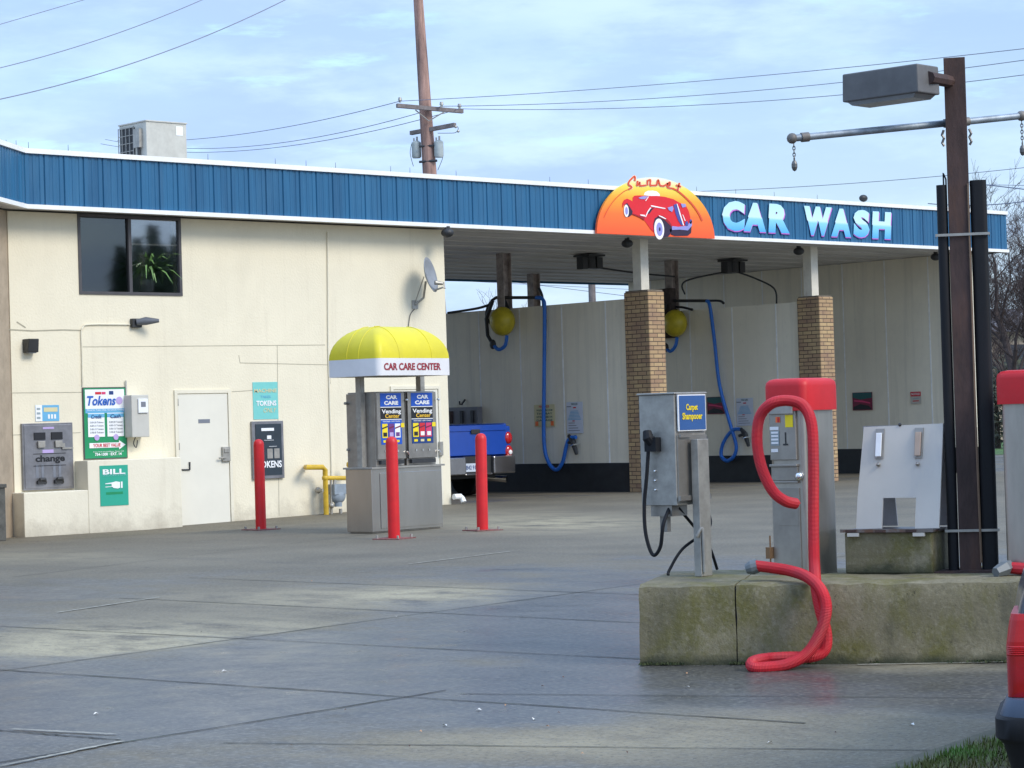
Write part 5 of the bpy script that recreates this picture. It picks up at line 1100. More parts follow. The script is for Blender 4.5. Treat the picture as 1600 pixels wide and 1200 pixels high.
for k in range(3): b.ball((-.008, sd * (.58 - .0 * k), z0 + .10 + .06 * k), .008, 8)
b.build('rivet', chrome, so_)

# ------------------------------------------------------------------ stone block with mat stand
BM = P(1321, 897, 2, ZI); bn = V((math.sin(math.radians(160)), math.cos(math.radians(160)), 0)); bdp = V((-bn.y, bn.x, 0))
bwid = reach(BM + V((0, 0, .1)), bn, 1457); bh = (897 - 832) / (FPX / proj(BM)[2])
azb = math.atan2(bn.y, bn.x); BT = frameM(BM, azb)
cbk = thing('plinth_block', 'short mossy concrete block carrying the white mat stand', 'concrete block', BM, azb)
b = MB(); b.box(0, bwid, 0, .42, 0, bh); b.build('block', mossy, cbk, bevel=.012)
st = thing('mat_stand', 'white leaning floor mat stand with two spring clamps on a concrete block', 'mat stand', BT @ V((0, 0, bh)), azb)
b = MB(); b.box(-.015, bwid + .012, -.012, .43, .0, .012); b.box(-.02, bwid + .015, -.02, -.012, .0, .02); b.build('base_plate', mat('plate_steel', (.20, .18, .17), .5, metal=.5, var=.3, extra=stains(9, (1, 1, 1), .5, .62, (.16, .07, .035), .8)), st)
b = MB()
for u in (.03, .37, .72): b.box(bwid * u, bwid * (u + .12), -.026, -.0205, .0, .016)
b.build('hinge', rust, st)
for u in (.05, .80): MB().box(bwid * u, bwid * (u + .13), -.026, -.002, -.025, -.003).build('tab', plastic_w, st)
bh2 = (815 - 655) / (FPX / proj(BM)[2]); x0b = reach(BM + V((0, 0, bh)), bn, 1333); x1b = reach(BM + V((0, 0, bh)), bn, 1463)
n0 = reach(BM + V((0, 0, bh)), bn, 1373); n1 = reach(BM + V((0, 0, bh)), bn, 1425); zn = .19
lean = .12
def LB(u, v, w=0): return V((x0b + (x1b - x0b) * u + .01 * v / bh2, .06 + lean * v / bh2 - w, .02 + v))
un0, un1 = (n0 - x0b) / (x1b - x0b), (n1 - x0b) / (x1b - x0b)
b = MB(); t_ = V((0, .014, 0))
for q in ([(0, 0), (un0, 0), (un0, zn), (0, zn)], [(un1, 0), (1, 0), (1, zn), (un1, zn)], [(0, zn), (1, zn), (1, bh2 + .004), (.04, bh2 - .006)]):
    b.prism([LB(u, v) for u, v in q], t_)
b.build('front_board', plastic_w, st)
b = MB()
def RBk(u, v): p = LB(u, v); p.y = .40 - lean * v / bh2 * 1.5; return p
b.prism([RBk(0, 0), RBk(.3, 0), RBk(.3, bh2), RBk(0, bh2)], t_); b.prism([RBk(.7, 0), RBk(1, 0), RBk(1, bh2 - .002), RBk(.7, bh2 - .002)], t_); b.prism([RBk(.3, zn), RBk(.7, zn), RBk(.7, bh2), RBk(.3, bh2)], t_); b.build('back_board', mat('board_shade', (.42, .42, .44), .5), st)
for u, m_ in ((.245, s_white), (.72, mat('clamp_tan', (.48, .36, .28), .7))):
    b = MB(); b.prism([LB(u - .035, bh2 * .70, .03), LB(u + .035, bh2 * .70, .03), LB(u + .035, bh2 * .93, .03), LB(u - .035, bh2 * .93, .03)], (0, .012, 0)); cl = b.build('clamp', m_, st, bevel=.003)
    b = MB(); b.prism([LB(u - .05, bh2 * .68, .012), LB(u + .05, bh2 * .68, .012), LB(u + .05, bh2 * .97, .012), LB(u - .05, bh2 * .97, .012)], (0, .010, 0)); b.ball(LB(u, bh2 * .62, .012), .014, 8); b.build('clamp_plate', ss_d, cl)
b = MB(); b.ball(LB(.48, bh2 + .003, .0), .012, 8); b.build('bolt', dark, st)

# ------------------------------------------------------------------ steel column with lamp and boom
PB = P(1517, 893, 2, ZI); dP = proj(PB)[2]; pmp = FPX / dP
PT = (893 - 95) / pmp + .02
print('post', PB, dP, PT + ZI)
TC = -math.atan2(PB.x, PB.y)
colm = thing('steel_column', 'tall rusty steel column with black guards lamp head and pipe arms', 'column', PB, TC)
hw = 16.5 / pmp
b = MB(); fl_ = .012
b.box(-hw, hw, -.07, -.07 + fl_, 0, PT); b.box(-hw, hw, .06, .06 + fl_, 0, PT); b.box(-.006, .006, -.07 + fl_, .06, 0, PT - .001)
b.build('beam', rust, colm, bevel=.003)
b = MB(); b.box(-.25, .25, -.17, .17, 0, .015); b.build('base_plate', rust, colm)
gt = (893 - 288) / pmp
for sx, w0_, w1_ in ((-1, -34 / pmp, -17.5 / pmp), (1, 17.5 / pmp, 43 / pmp)):
    b = MB(); rings_mesh(b, [rrect(w0_, w1_, -.07, .07, .03, .016), rrect(w0_, w1_, -.07, .07, .03, gt + (.02 if sx > 0 else 0))]); b.build('rubber_guard', rubber, colm, smooth=True)
for z in ((893 - 367) / pmp, (893 - 828) / pmp):
    b = MB(); b.box(-.145, .178, -.086, -.081, z - .008, z + .008); b.box(-.150, -.145, -.085, .08, z - .008, z + .008); b.box(.178, .183, -.085, .08, z - .008, z + .008); b.build('strap', galv, colm)
b = MB(); b.tube([(hw - .008, -.078, gt), (hw - .008, -.078, .9)], .006, 6); b.tube([(hw - .006, -.092, .9), (hw, -.092, .06)], .008, 6); b.build('conduit', mat('conduit_tan', (.17, .11, .07), .7), colm)
b = MB(); b.tube([(-.075, .0, gt - .02), (-.075, .0, gt + .04), (-.09, 0, gt + .08), (-.09, 0, gt)], .006, 6); b.build('wire_stub', dark, colm)
# lamp head from its three lower corners
zl = ZI + PT - .28
Aq = P(1316, 160, 2, 1); 
B_ = None
zB = None
dB = dP - .05
Bc = D(1435, 143.5, dP - .35); zl = Bc.z
Ac = P(1316, 160, 2, zl); Cc = P(1468, 158.5, 2, zl)
u_ = (Ac - Bc); w_ = (Cc - Bc); print('lamp', u_.length, w_.length, u_.normalized().dot(w_.normalized()))
un = u_.normalized(); wn_ = V((-un.y, un.x, 0)); 
if wn_.dot(w_) < 0: wn_ = -wn_
wl_ = max(.2, min(w_.dot(wn_), reach(Bc, wn_, 1469))); hl = 44 / pmp
azl = math.atan2(un.y, un.x); hand = 1
lp = [Bc, Bc + u_, Bc + u_ + wn_ * wl_, Bc + wn_ * wl_]
invc = frameM(PB, TC).inverted()
lpl = [invc @ p for p in lp]
b = MB(); up = V((0, 0, hl)); cen = sum(lpl, V((0, 0, 0))) / 4
ordr = lpl if (lpl[1] - lpl[0]).cross(lpl[3] - lpl[0]).z > 0 else [lpl[0], lpl[3], lpl[2], lpl[1]]
b.hexa([p for p in ordr], [cen + (p - cen) * .985 + up for p in ordr]); lh = b.build('lamp_head', lamp_box, colm, bevel=.008)
b = MB(); b.hexa([cen + (p - cen) * .80 + V((0, 0, -.025)) for p in ordr], [cen + (p - cen) * .9 + V((0, 0, -.001)) for p in ordr]); b.build('lens', lens_m, lh)
b = MB(); m1 = (lpl[0] + lpl[3]) / 2 + V((0, 0, hl * .55)); zz = m1.z; b.tube([m1, V((-hw * .5, -.05, zz + .01))], .04, 8); b.build('lamp_bracket', rust, colm)
# pipe arms
e0 = invc @ D(1240, 216, dP - .12); e1 = invc @ D(1475, 193, dP + .12); e2 = invc @ D(1596, 181, dP + .3)
mid = invc @ D(1490, 192, dP + .14)
galvp = mat('galv_pipe', (.30, .35, .40), .5, metal=.4, var=.3, scale=12)
b = MB(); b.tube([e0, e1, mid], .022, 12); b.build('pipe_arm', galvp, colm, smooth=True)
b = MB(); b.tube([mid, e2, e2 + (e2 - mid).normalized() * .1], .022, 12); b.build('pipe_arm', galvp, colm, smooth=True)
b = MB(); d_ = (e1 - e0).normalized(); b.ball(e0 - d_ * .01, .034, 12); b.tube([e0 + d_ * .05, e0 + d_ * .10], .03, 12); b.tube([e1 - d_ * .0, e1 + d_ * .05], .028, 12); b.ball(e2, .034, 12); b.tube([mid + (e2 - mid) * .05, mid + (e2 - mid) * .22], .028, 12); b.build('pipe_fitting', mat('fitting', (.26, .24, .22), .6, metal=.4, var=.4), colm, smooth=True)
for e, l_ in ((e0 + V((0, 0, -.03)), .11), (e2 + V((0, 0, -.03)), .16)):
    b = MB(); z = 0
    for k in range(int(l_ / .022)):
        t = [e + V((.008 * math.cos(a) * (1 if k % 2 else 0), .008 * math.cos(a) * (0 if k % 2 else 1), -.012 - k * .02 + .014 * math.sin(a))) for a in [i * math.pi / 4 for i in range(9)]]; b.tube(t, .003, 5, cap=False)
    h_ = e + V((0, 0, -l_)); b.ball(h_ + V((0, 0, -.03)), .024, 10, sc=(.8, .8, 1.5)); b.tube([h_ + V((0, 0, -.02)), h_ + V((.0, 0, .02))], .006, 6); b.build('chain_hook', mat('old_steel', (.16, .16, .16), .45, metal=.7), colm)
b = MB()
for sx in (-1, 1):
    h_ = V((sx * (hw + .012), -.06, (893 - 215) / pmp)); b.tube([h_ + V((0, 0, .05)), h_ + V((sx * .012, 0, .02)), h_, h_ + V((sx * .012, 0, -.03)), h_ + V((0, 0, -.05))], .009, 6)
b.build('shackle', mat('old_steel', (.16, .16, .16), .45, metal=.7), colm)

# ================================================================== NEAR CAR (right edge)
cz = 7.7; q = D(1559, 1138, cz); th = -YAW - math.radians(14); CT = frameM(V((q.x, q.y, 0)), th)
car = thing('parked_car', 'dark blue grey hatchback rear corner with red tail lamp at the right edge', 'car', (q.x, q.y, 0), th)
bodyp = mat('car_blue_grey', (.045, .065, .10), .28, var=.05, coat=.6); CWd = 1.68
zc = lambda py: 1.5 - (py - 636) / FPX * cz
print('car zs', zc(1120), zc(1155), zc(1095), zc(960))
def csec(y, ws):   # rounded vertical section ring at length y: list of (inset, z)
    L_ = [(i, y, z) for i, z in ws]; R_ = [(CWd - i, y, z) for i, z in reversed(ws)]; return L_ + R_
low = [(.12, .22), (.05, .30), (.03, .42), (.035, .52), (.045, .58), (.055, .70), (.062, .80), (.075, .86), (.095, .92)]
b = MB(); secs = [csec(.10, [(i + .02, z) for i, z in low]), csec(.13, [(i + .004, z) for i, z in low]), csec(.22, low), csec(.9, [(max(0, i - .03), z) for i, z in low]), csec(2.6, [(max(0, i - .03), z) for i, z in low]), csec(3.6, [(i, z * .92) for i, z in low]), csec(4.0, [(i + .1, z * .82) for i, z in low]), csec(4.1, [(i + .2, z * .7) for i, z in low])]
rings_mesh(b, secs); b.build('body', bodyp, car, smooth=True)
gh = [(.095, .92), (.15, 1.05), (.24, 1.25), (.30, 1.36), (.42, 1.40)]
b = MB(); rings_mesh(b, [csec(.14, [(i + .005, .92 + (z - .92) * .05) for i, z in gh]), csec(.42, gh), csec(.9, gh), csec(2.1, gh), csec(2.9, [(i, .92 + (z - .92) * .08) for i, z in gh])]); b.build('cabin', bodyp, car, smooth=True)
b = MB(); b.prism([(.24, .24, .95), (CWd - .24, .24, .95), (CWd - .36, .37, 1.27), (.36, .37, 1.27)], (0, -.03, 0)); b.build('rear_window', glass_dark, car)
b = MB(); bb = [(.03, .22), (.0, .36), (0, .45)]
zb1, zb0 = zc(1118), zc(1160)
rr = lambda e, z: rrect(-e, CWd + e, .0 - e * .3, .6, .10, z)
rings_mesh(b, [rr(-.005, zb1 - .02), rr(-.005, zb1), rr(-.02, zb1 + .035), rr(-.03, zb1 + .05)]); b.build('bumper', mat('bumper_grey', (.06, .085, .13), .45, spec=.4), car, smooth=True)
b = MB(); rings_mesh(b, [rr(-.07, .20), rr(-.04, .30), rr(-.012, zb0 - .012), rr(.0, zb0), rr(.012, zb0 + .01), rr(.012, zb1 - .015), rr(.0, zb1 - .005)]); b.build('rub_strip', rubber, car, smooth=True)
lred = mat('tail_red', (.38, .004, .008), .15, coat=.5); lred2 = mat('tail_red_ribbed', (.50, .012, .015), .3)
zt0, zt1 = zc(1093), zc(962)
for x0_, x1_ in ((.030, .30), (CWd - .30, CWd - .030)):
    rl = lambda y, z, e=0: rrect(x0_ + e, x1_ - e, y, .45, .035, z)
    b = MB(); zm = zt0 + (zt1 - zt0) * .5
    rings_mesh(b, [rl(.085, zt0), rl(.08, zt0 + .02), rl(.082, zm - .001)]); tlp = b.build('tail_lamp', lred, car, smooth=True)
    b = MB(); rg = [rl(.082, zm)]
    for k in range(5): z = zm + .004 + k * .006; rg += [rl(.080, z), rl(.083, z + .003)]
    rg += [rl(.082, zm + .045, .002), rl(.084, zm + .08, .007), rl(.086, zt1 - .02, .013), rl(.090, zt1, .018)]; rings_mesh(b, rg); b.build('lamp_lens', lred2, tlp)
b = MB(); b.box(.6, 1.08, .085, .10, .60, .72); b.build('plate_recess', s_grey, car)
for xx, sgn in ((.04, 1), (CWd - .04, -1)):
    for yy in (.80, 3.25):
        wo = MB(); wo.cyl((xx, yy, .30), (xx + sgn * .2, yy, .30), .30, n=28); w_o = wo.build('wheel', rubber, car, smooth=True); MB().cyl((xx - sgn * .004, yy, .30), (xx + sgn * .05, yy, .30), .18, n=20).build('rim', galv, w_o)

# ================================================================== GRASS CORNER
g0 = V((*gp(1425, 1204), 0)); g1 = V((*gp(1572, 1152), 0)); gdir = (g1 - g0).normalized(); gn = V((gdir.y, -gdir.x, 0))
if gn.dot(V((1, -1, 0))) < 0: gn = -gn
ga, gb = g0 - gdir * 4, g1 + gdir * 5
soil = mat('soil_turf', (.075, .075, .03), .95, var=.6, scale=9, col2=(.10, .075, .045), bump=.6)
b = MB(); b.add([ga + V((0, 0, .012)), ga + gn * 7 + V((0, 0, .012)), gb + gn * 7 + V((0, 0, .012)), gb + V((0, 0, .012))], [(0, 1, 2, 3)]); setting(b.build('verge_soil', soil))
b = MB(); b.hexa([ga - gn * .14, gb - gn * .14, gb, ga], [p + V((0, 0, .008)) for p in (ga - gn * .14, gb - gn * .14, gb, ga)]); setting(b.build('kerb_edge', mat('kerb_conc', (.13, .12, .08), .85, var=.3)))
b = MB()
for k in range(26000):
    t = random.uniform(-1.5, 4.5); d_ = random.random() ** 1.4 * 3.0; p = g0 + gdir * t + gn * (d_ + .0)
    if noise.noise(V((p.x * 2.5, p.y * 2.5, 0))) < -.18: continue
    h_ = random.uniform(.02, .055); a = random.uniform(0, 6.28); w = .004; l_ = V((math.cos(a), math.sin(a), 0)); tpt = l_ * random.uniform(0, .03); sd_ = V((-l_.y, l_.x, 0)) * w
    p.z = .012; b.add([p - sd_, p + sd_, p + tpt + V((0, 0, h_))], [(0, 1, 2)])
tag(setting(b.build('grass', grass_m), 'stuff'), 'short patchy grass verge in the lower right corner', 'grass')
# fallen leaves and litter
lf0 = None
leafm = [flat('litter_white', (225, 222, 215)), flat('litter_tan', (190, 140, 95)), flat('litter_brown', (90, 65, 50))]
pos = [(150, 1117), (487, 909), (315, 989), (620, 964), (657, 1145), (540, 1111), (695, 1135), (455, 1167), (640, 1168), (748, 1111), (790, 1104), (848, 1074), (1203, 1162), (1073, 1054), (873, 1116), (834, 1125), (856, 1137), (1305, 1147), (1425, 1134), (910, 1180), (980, 1178), (1074, 1075), (1020, 1028), (880, 1060), (350, 1050)]
for k, (x, y) in enumerate(pos):
    q = P(x, y, 2, .0); s_ = .010 if k % 4 else .018
    if k < 3:
        b = MB(); b.add([(-s_, 0, .001), (-s_ * .2, -s_ * .5, .008), (s_, 0, .002), (.1 * s_, s_ * .6, .012)], [(0, 1, 2, 3)]); o = b.build('litter', leafm[k]); lf = [o] if k == 0 else lf + [o]
    else: o = lf[k % 3].copy(); COL.objects.link(o)
    o.location = (q.x, q.y, .004); o.rotation_euler = (0, 0, k * 1.3); tag(o, ('scrap of pale litter', 'dry tan leaf', 'small brown leaf')[k % 3] + ' lying on the wet concrete', 'litter' if k % 3 == 0 else 'leaf', ('pale scraps on the concrete', 'tan leaves on the concrete', 'brown leaves on the concrete')[k % 3])

# ================================================================== UTILITY POLE, WIRES
UD = 62.0; up0 = D(671, 265, UD); ptop = D(651, -60, UD)
ux, uy = up0.x, up0.y; pz0 = 0
pmu = FPX / UD
ppz = lambda x, y: D(x, y, UD)
tp = D(653.5, 0, UD); slope = (tp - up0) / (tp.z - up0.z)
base = up0 - slope * up0.z; top = up0 + slope * (15 - up0.z)
pole = thing('utility_pole', 'tall weathered brown wooden utility pole with transformers behind the building', 'utility pole', base)
b = MB(); b.tube([base, up0, tp, top], [.21, 11 / pmu, 7.6 / pmu, 6.5 / pmu], 18); b.build('pole', wood_pole, pole, smooth=True)
def arm(x0, y0, x1, y1, d0, d1, h, name, m):
    a = D(x0, y0, d0); c = D(x1, y1, d1); dd = (c - a).normalized(); s_ = dd.cross(V((0, 0, 1))).normalized() * .06; u_ = V((0, 0, h / 2))
    b = MB(); b.hexa([a - s_ - u_, c - s_ - u_, c + s_ - u_, a + s_ - u_], [a - s_ + u_, c - s_ + u_, c + s_ + u_, a + s_ + u_]); return b.build(name, m, pole)
arm(620, 165, 723, 174, UD - .6, UD + .1, .10, 'crossarm', wood_grey); arm(642, 208, 711, 195, UD + .2, UD - .5, .10, 'crossarm', wood_grey)
b = MB(); b.tube([D(649, 172, UD - .35), D(670, 189, UD - .25), D(694, 175, UD - .2)], .018, 5); b.build('brace', galv, pole)
for x, y in ((625, 163), (690, 170), (718, 173)):
    q = D(x, y - 3, UD - .3); b = MB(); b.cyl(q, q + V((0, 0, .05)), .03, n=8); b.cyl(q + V((0, 0, .05)), q + V((0, 0, .13)), .055, .04, n=10); b.build('insulator', galv, pole, smooth=True)
tmm = mat('transformer_grey', (.42, .46, .44), .5, var=.15)
for x, y0, y1, dd in ((651, 223, 247, UD + .1), (686, 222, 246, UD - .15)):
    a = D(x, y1, dd); c = D(x, y0, dd); c = V((a.x, a.y, c.z)); b = MB(); b.tube([a, a + V((0, 0, .04)), c, c + V((0, 0, .05))], [.10, .125, .125, .07], 18); t_o = b.build('transformer', tmm, pole, smooth=True)
    b = MB(); b.cyl(c + V((.03, 0, .04)), c + V((.03, 0, .16)), .025, n=8); b.cyl(c + V((-.06, .02, .02)), c + V((-.06, .02, .12)), .02, n=8); b.build('bushing', galv, t_o)
b = MB(); q = D(668, 228, UD); b.tube([D(655, 229, UD - .1), D(683, 227, UD - .2)], .03, 6); b.tube([D(655, 253, UD - .1), D(683, 251, UD - .2)], .035, 6); b.build('mounting_bracket', dark, pole)
b = MB(); b.tube(catmull([D(643, 225, UD), D(641, 240, UD), D(646, 260, UD)]), .008, 5); b.tube(catmull([D(692, 225, UD), D(692, 245, UD), D(684, 266, UD)]), .008, 5); b.tube(catmull([D(710, 195, UD - .5), D(716, 200, UD - .5), D(712, 207, UD - .5), D(700, 208, UD - .3), D(684, 208, UD)]), .008, 5); b.build('jumper_wire', dark, pole)
b = MB(); b.ball(D(712, 198, UD - .5), .04, 8); b.ball(D(716, 205, UD - .5), .04, 8); b.build('cutout', galv, pole)
wire_m = mat('wire_dark', (.19, .21, .28), .6)
def wire(x0, y0, d0, x1, y1, d1, lab, sag=.5, r=.013, ext0=0, ext1=0, grp='overhead power lines'):
    a = D(x0, y0, d0); c = D(x1, y1, d1); n = 24; pts = []
    for i in range(int(-ext0 * n), int(n + ext1 * n) + 1):
        t = i / n; p = a.lerp(c, t); p.z -= sag * 4 * t * (1 - t); pts.append(p)
    b = MB(); b.tube(pts, r * .72, 5); tag(b.build('power_line', wire_m), lab, 'power line', grp)
wire(0, 38, 48, 130, 0, 50, 'shortest overhead wire crossing the top left corner', 0, .011, .6, 2.0)
wire(0, 106, 46, 315, 0, 50, 'middle of the three overhead wires at the top left', .1, .013, .3, .8)
wire(0, 155, 44, 445, 0, 50, 'lowest and darkest of the three overhead wires at the top left', .2, .015, .2, .6)
wire(625, 158, UD - .4, 297, 218, 80, 'upper wire running left from the pole crossarm to behind the air conditioner', .15, .014, 0, .5)
wire(690, 166, UD - .3, 297, 232, 82, 'middle wire running left from the pole crossarm to behind the roof', .3, .014, 0, .5)
wire(718, 170, UD - .3, 297, 238, 83, 'lowest wire running left from the pole crossarm to behind the roof', .3, .014, 0, .5)
wire(625, 158, UD - .4, 1600, 76, 50, 'uppermost long wire running right from the pole crossarm', .12, .012, 0, .3)
wire(690, 166, UD - .3, 1600, 94, 50, 'middle long wire running right from the pole crossarm', .22, .012, 0, .3)
wire(718, 170, UD - .3, 1600, 117, 50, 'lowest long wire running right from the pole crossarm', .25, .012, 0, .3)
wire(930, 302, 90, 1600, 262, 78, 'faint wire just above the roofline over the CAR WASH sign', .2, .015, .1, .3)
wire(1450, 318, 70, 1620, 312, 66, 'dark wire crossing the bare tree beside the steel column', .1, .02, 0, .3)
wire(1500, 284, 70, 1620, 298, 66, 'upper dark wire leaving the top of the steel column guard toward the tree', .0, .022, 0, .3)
wire(1500, 288, 72, 1620, 290, 66, 'thin dark wire just under the column top running into the bare tree', .0, .012, 0, .3)
wire(780, 438, 90, 1040, 470, 85, 'sloping wire seen through the gap above the first divider', .0, .015, 1, .4)
wire(840, 445, 90, 1040, 455, 85, 'faint level wire seen through the gap above the first divider', .0, .012, 1, .4)
q = D(925, 455, 85); b = MB(); b.tube([(q.x, q.y, 0), (q.x, q.y, 8)], [.16, .12], 10); tag(b.build('far_pole', wood_grey), 'distant grey utility pole seen in the gap above the first divider', 'utility pole')

# ================================================================== TREES
def tree(px, d, height, spread, seed, label, levels=6, trunk_r=.22, lean=0, split=(2, 4), first=.22, dens=1.0):
    rnd = random.Random(seed); q = D(px, 640, d); base = V((q.x, q.y, 0))
    o = thing('bare_tree', label, 'tree', base, group='bare winter trees'); tb = MB(); cb_ = MB()
    def br(p, d_, L_, r, lv):
        n = 4; pts = [p]; dd = d_.copy(); rs = [r]
        for i in range(n):
            dd = (dd + V((rnd.gauss(0, .12), rnd.gauss(0, .12), rnd.gauss(.03, .08)))).normalized(); pts.append(pts[-1] + dd * L_ / n); rs.append(r * (1 - .45 * (i + 1) / n))
        (tb if lv <= 1 else cb_).tube(pts, rs, 8 if lv < 2 else (5 if lv < 4 else 3), cap=False)
        if lv >= levels: return
        k = rnd.randint(*split)
        for j in range(k):
            t = 1.0 if j == 0 else rnd.uniform(.35, .95); idx = min(n - 1, int(t * n)); pp = pts[idx].lerp(pts[idx + 1], t * n - idx) if idx < n else pts[-1]
            ax_ = V((rnd.gauss(0, 1), rnd.gauss(0, 1), rnd.gauss(0, .4))).normalized(); nd = (dd * (1.0 if j == 0 else .75) + ax_ * spread * (.5 if j == 0 else .9) + V((0, 0, .12))).normalized()
            br(pp, nd, L_ * rnd.uniform(.62, .82), max(.006, rs[idx] * (.72 if j == 0 else .5)), lv + 1)
    br(base, V((lean, 0, 1)).normalized(), height * first, trunk_r, 0)
    tb.build('trunk', trunk_m, o, smooth=True); cb_.build('crown', trunk_m, o)
tree(1588, 72, 9.8, .75, 3, 'large bare tree behind the right end of the building', 7, .30, first=.27, split=(3, 4))
tree(1640, 80, 11, .8, 11, 'bare tree at the right edge behind the second vacuum', 7, .30, first=.25, split=(3, 4))
tree(1552, 95, 7.5, .8, 5, 'smaller distant bare tree close beside the steel column', 6, .2, first=.25, split=(3, 4))
tree(798, 78, 6.6, .6, 21, 'bare young tree seen between the two roof posts over the divider', 6, .12, first=.3, split=(3, 3))
tree(905, 84, 6.4, .6, 23, 'thin bare treetop left of the far pole in the divider gap', 5, .10, first=.3, split=(2, 3))
tree(722, 90, 6.2, .6, 25, 'sparse bare twigs just right of the building corner above the divider', 4, .08, first=.3, split=(2, 3))

# shrubs, lawn and house seen at the right edge
lawn = mat('lawn', (.07, .15, .03), .9, var=.4, scale=1.2)
q0 = D(1520, 690, 60); b = MB(); 
la = [P(1480, 712, 2, .0), P(1700, 708, 2, .0), P(1700, 672, 2, .0), P(1480, 676, 2, .0)]; b.add([p + V((0, 0, .01)) for p in la], [(0, 1, 2, 3)])
setting(b.build('lawn', lawn))
def shrub(px, py, d, r, h, seed, label, m, name='shrub'):
    rnd = random.Random(seed); q = D(px, py, d); base = V((q.x, q.y, 0)); o = thing(name, label, 'shrub', base); b = MB()
    for k in range(2600):
        v = V((rnd.gauss(0, 1), rnd.gauss(0, 1), rnd.gauss(0, 1))).normalized() * (rnd.random() ** .4); nn = 1 + .35 * noise.noise(v * 2.2 + V((seed, 0, 0)))
        p = base + V((v.x * r * nn, v.y * r * nn, h * .5 + v.z * h * .5 * nn)); s_ = rnd.uniform(.06, .16); a = V((rnd.gauss(0, 1), rnd.gauss(0, 1), rnd.gauss(0, 1))).normalized() * s_; c = a.orthogonal().normalized() * s_ * .6
        b.add([p - a, p + c, p + a, p - c], [(0, 1, 2, 3)])
    b.build('crown', m, o); MB().tube([base, base + V((0, 0, h * .6))], [.12, .06], 7).build('trunk', trunk_m, o)
shrub(1556, 600, 88, 2.2, 3.6, 2, 'dense brown green shrub behind the steel column', mat('shrub_brown', (.05, .055, .03), .8, var=.5))
hb = D(1590, 640, 110); ho = thing('distant_house', 'tan low house with dark windows far behind the bare trees', 'house', (hb.x, hb.y, 0), math.radians(-30))
tanh = mat('house_tan', (.42, .34, .26), .8, var=.1)
b = MB(); b.box(-1.5, 9, 0, 7, 0, 5.0); b.build('wall', tanh, ho); b = MB(); b.prism([(-2, -.5, 5.0), (-2, 7.5, 5.0), (-2, 3.5, 6.2)], (11.5, 0, 0)); b.build('roof', mat('roof_grey', (.12, .11, .12), .8, var=.3), ho)
for x in (-.5, 2, 4.5, 7): 
    for z in (1.0, 3.2): MB().box(x, x + 1.1, -.05, -.001, z, z + 1.2).build('window', mat('window_dark', (.03, .035, .05), .2), ho)
hb = D(1556, 640, 120); vn = thing('white_van', 'white van mostly hidden behind the black column guard', 'van', (hb.x, hb.y, 0), math.radians(10))
b = MB(); b.box(0, 4.6, 0, 1.9, .4, 1.2); b.box(0, 3.3, .05, 1.85, 1.2, 2.1); b.build('body', white_trim, vn, bevel=.15, seg=3); MB().box(.3, 3.0, .03, .049, 1.3, 1.85).build('window', glass_dark, vn)
for x in (.9, 3.6):
    for y in (0.0, 1.7): MB().cyl((x, y, .35), (x, y + .2, .35), .35, n=20).build('wheel', rubber, vn)

# conifers behind the camera to the right: only seen mirrored in the office window
def conifer(x, y, h, r, seed, label):
    rnd = random.Random(seed); o = thing('conifer', label, 'tree', (x, y, 0)); b = MB()
    for k in range(2600):
        t = rnd.random() ** 1.3; rr_ = r * (1 - t) ** .9 * rnd.uniform(.3, 1.05) * (1 + .25 * math.sin(t * 60)); a = rnd.uniform(0, 6.28); p = V((x + rr_ * math.cos(a), y + rr_ * math.sin(a), h * (.08 + .9 * t) - rr_ * .15))
        s_ = rnd.uniform(.2, .45); d_ = V((math.cos(a), math.sin(a), -.4)) * s_; c = V((-math.sin(a), math.cos(a), 0)) * s_ * .5; b.add([p - d_, p + c, p + d_, p - c], [(0, 1, 2, 3)])
    b.build('crown', leaf_m, o); MB().tube([(x, y, 0), (x, y, h * .95)], [.3, .03], 8).build('trunk', trunk_m, o)
def mirr(px, py, dist):
    w = P(px, py, 1, YW); d_ = (w - CAMP).normalized(); d_.y = -d_.y; return w + d_ * dist
a = mirr(239, 352, 60); conifer(a.x, a.y, a.z + .1, 1.9, 4, 'tall conifer mirrored in the right window pane')
for k, (px, hh) in enumerate(((190, 0), (215, .4), (255, .1), (275, .5))):
    a = mirr(px, 392, 62 + 3 * k); conifer(a.x, a.y, a.z + .3 + hh, 2.4, 7 + k, 'low conifer of the row across the lot, %s mirrored in the office window' % ('first', 'second', 'third', 'fourth')[k])

# ================================================================== LIGHT, SKY
SUN_EL = math.radians(38); SUN_AZ = math.radians(168)     # compass azimuth of the sun, clockwise from +Y
sd_ = V((math.sin(SUN_AZ) * math.cos(SUN_EL), math.cos(SUN_AZ) * math.cos(SUN_EL), math.sin(SUN_EL)))
sl = bpy.data.lights.new('sun', 'SUN'); sl.energy = 1.65; sl.angle = math.radians(22); sl.color = (1, .92, .78)
so2 = bpy.data.objects.new('sun', sl); COL.objects.link(so2); so2.rotation_euler = sd_.to_track_quat('Z', 'Y').to_euler()
w = bpy.data.worlds.new('World'); scn.world = w; w.use_nodes = True; nt = w.node_tree; N = nt.nodes; L = nt.links
bg = N['Background']; sky = N.new('ShaderNodeTexSky'); sky.sky_type = 'NISHITA'; sky.sun_disc = False; sky.sun_elevation = SUN_EL; sky.sun_rotation = SUN_AZ
sky.air_density = 1.0; sky.dust_density = .6; sky.ozone_density = 1.5
tc = N.new('ShaderNodeTexCoord')
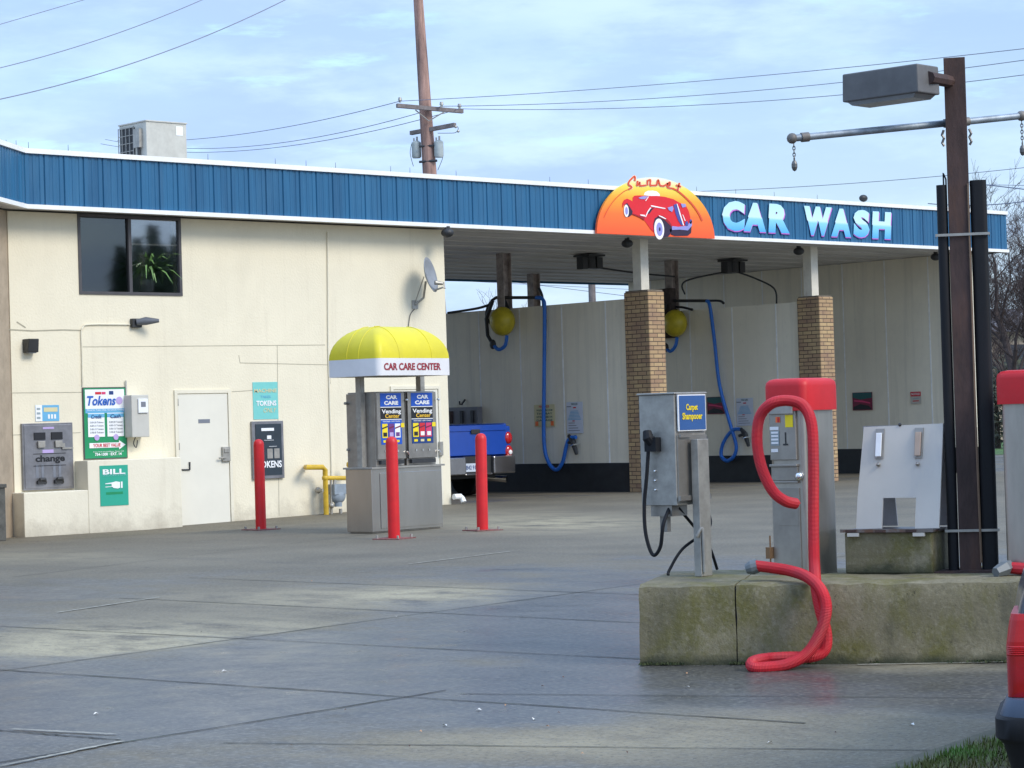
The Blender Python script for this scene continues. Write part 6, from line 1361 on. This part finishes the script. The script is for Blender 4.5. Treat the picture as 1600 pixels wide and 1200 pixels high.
def wn(scale, sc, det=7, ro=.55, loc=(0, 0, 0)):
    mp = N.new('ShaderNodeMapping'); mp.inputs['Scale'].default_value = sc; mp.inputs['Location'].default_value = loc; L.new(tc.outputs['Generated'], mp.inputs['Vector'])
    n = N.new('ShaderNodeTexNoise'); n.inputs['Scale'].default_value = scale; n.inputs['Detail'].default_value = det; n.inputs['Roughness'].default_value = ro; L.new(mp.outputs[0], n.inputs['Vector']); return n.outputs['Fac']
def wr(v, a, c, lo=0, hi=1):
    q = N.new('ShaderNodeMapRange'); q.interpolation_type = 'SMOOTHSTEP'; q.inputs[1].default_value = a; q.inputs[2].default_value = c; q.inputs[3].default_value = lo; q.inputs[4].default_value = hi; L.new(v, q.inputs[0]); return q.outputs[0]
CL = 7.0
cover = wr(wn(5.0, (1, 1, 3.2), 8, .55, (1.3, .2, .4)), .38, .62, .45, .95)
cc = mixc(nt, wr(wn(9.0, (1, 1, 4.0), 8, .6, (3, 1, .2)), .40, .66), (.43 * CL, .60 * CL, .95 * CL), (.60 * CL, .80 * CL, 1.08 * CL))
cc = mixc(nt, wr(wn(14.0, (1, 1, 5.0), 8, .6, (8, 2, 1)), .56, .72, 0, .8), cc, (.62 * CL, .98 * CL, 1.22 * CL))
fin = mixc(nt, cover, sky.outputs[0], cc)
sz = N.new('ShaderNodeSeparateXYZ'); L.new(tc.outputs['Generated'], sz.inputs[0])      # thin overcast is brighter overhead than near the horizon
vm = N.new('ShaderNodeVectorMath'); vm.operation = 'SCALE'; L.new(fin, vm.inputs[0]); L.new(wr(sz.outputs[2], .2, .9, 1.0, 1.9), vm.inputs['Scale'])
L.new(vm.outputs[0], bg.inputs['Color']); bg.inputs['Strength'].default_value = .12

# ================================================================== CAMERA
cd_ = bpy.data.cameras.new('camera'); cd_.sensor_width = 36; cd_.sensor_fit = 'HORIZONTAL'; cd_.lens = FPX / 1600 * 36; cd_.clip_end = 3000; cd_.clip_start = .1
co = bpy.data.objects.new('camera', cd_); COL.objects.link(co)
R3 = Matrix((cr, cu, -cf)).transposed(); co.matrix_world = Matrix.Translation(CAMP) @ R3.to_4x4()
scn.camera = co
scn.render.engine = 'CYCLES'; scn.render.resolution_x = 1024; scn.render.resolution_y = 768
scn.view_settings.view_transform = 'Standard'; scn.view_settings.look = 'None'; scn.view_settings.exposure = 0.52; scn.view_settings.gamma = 1
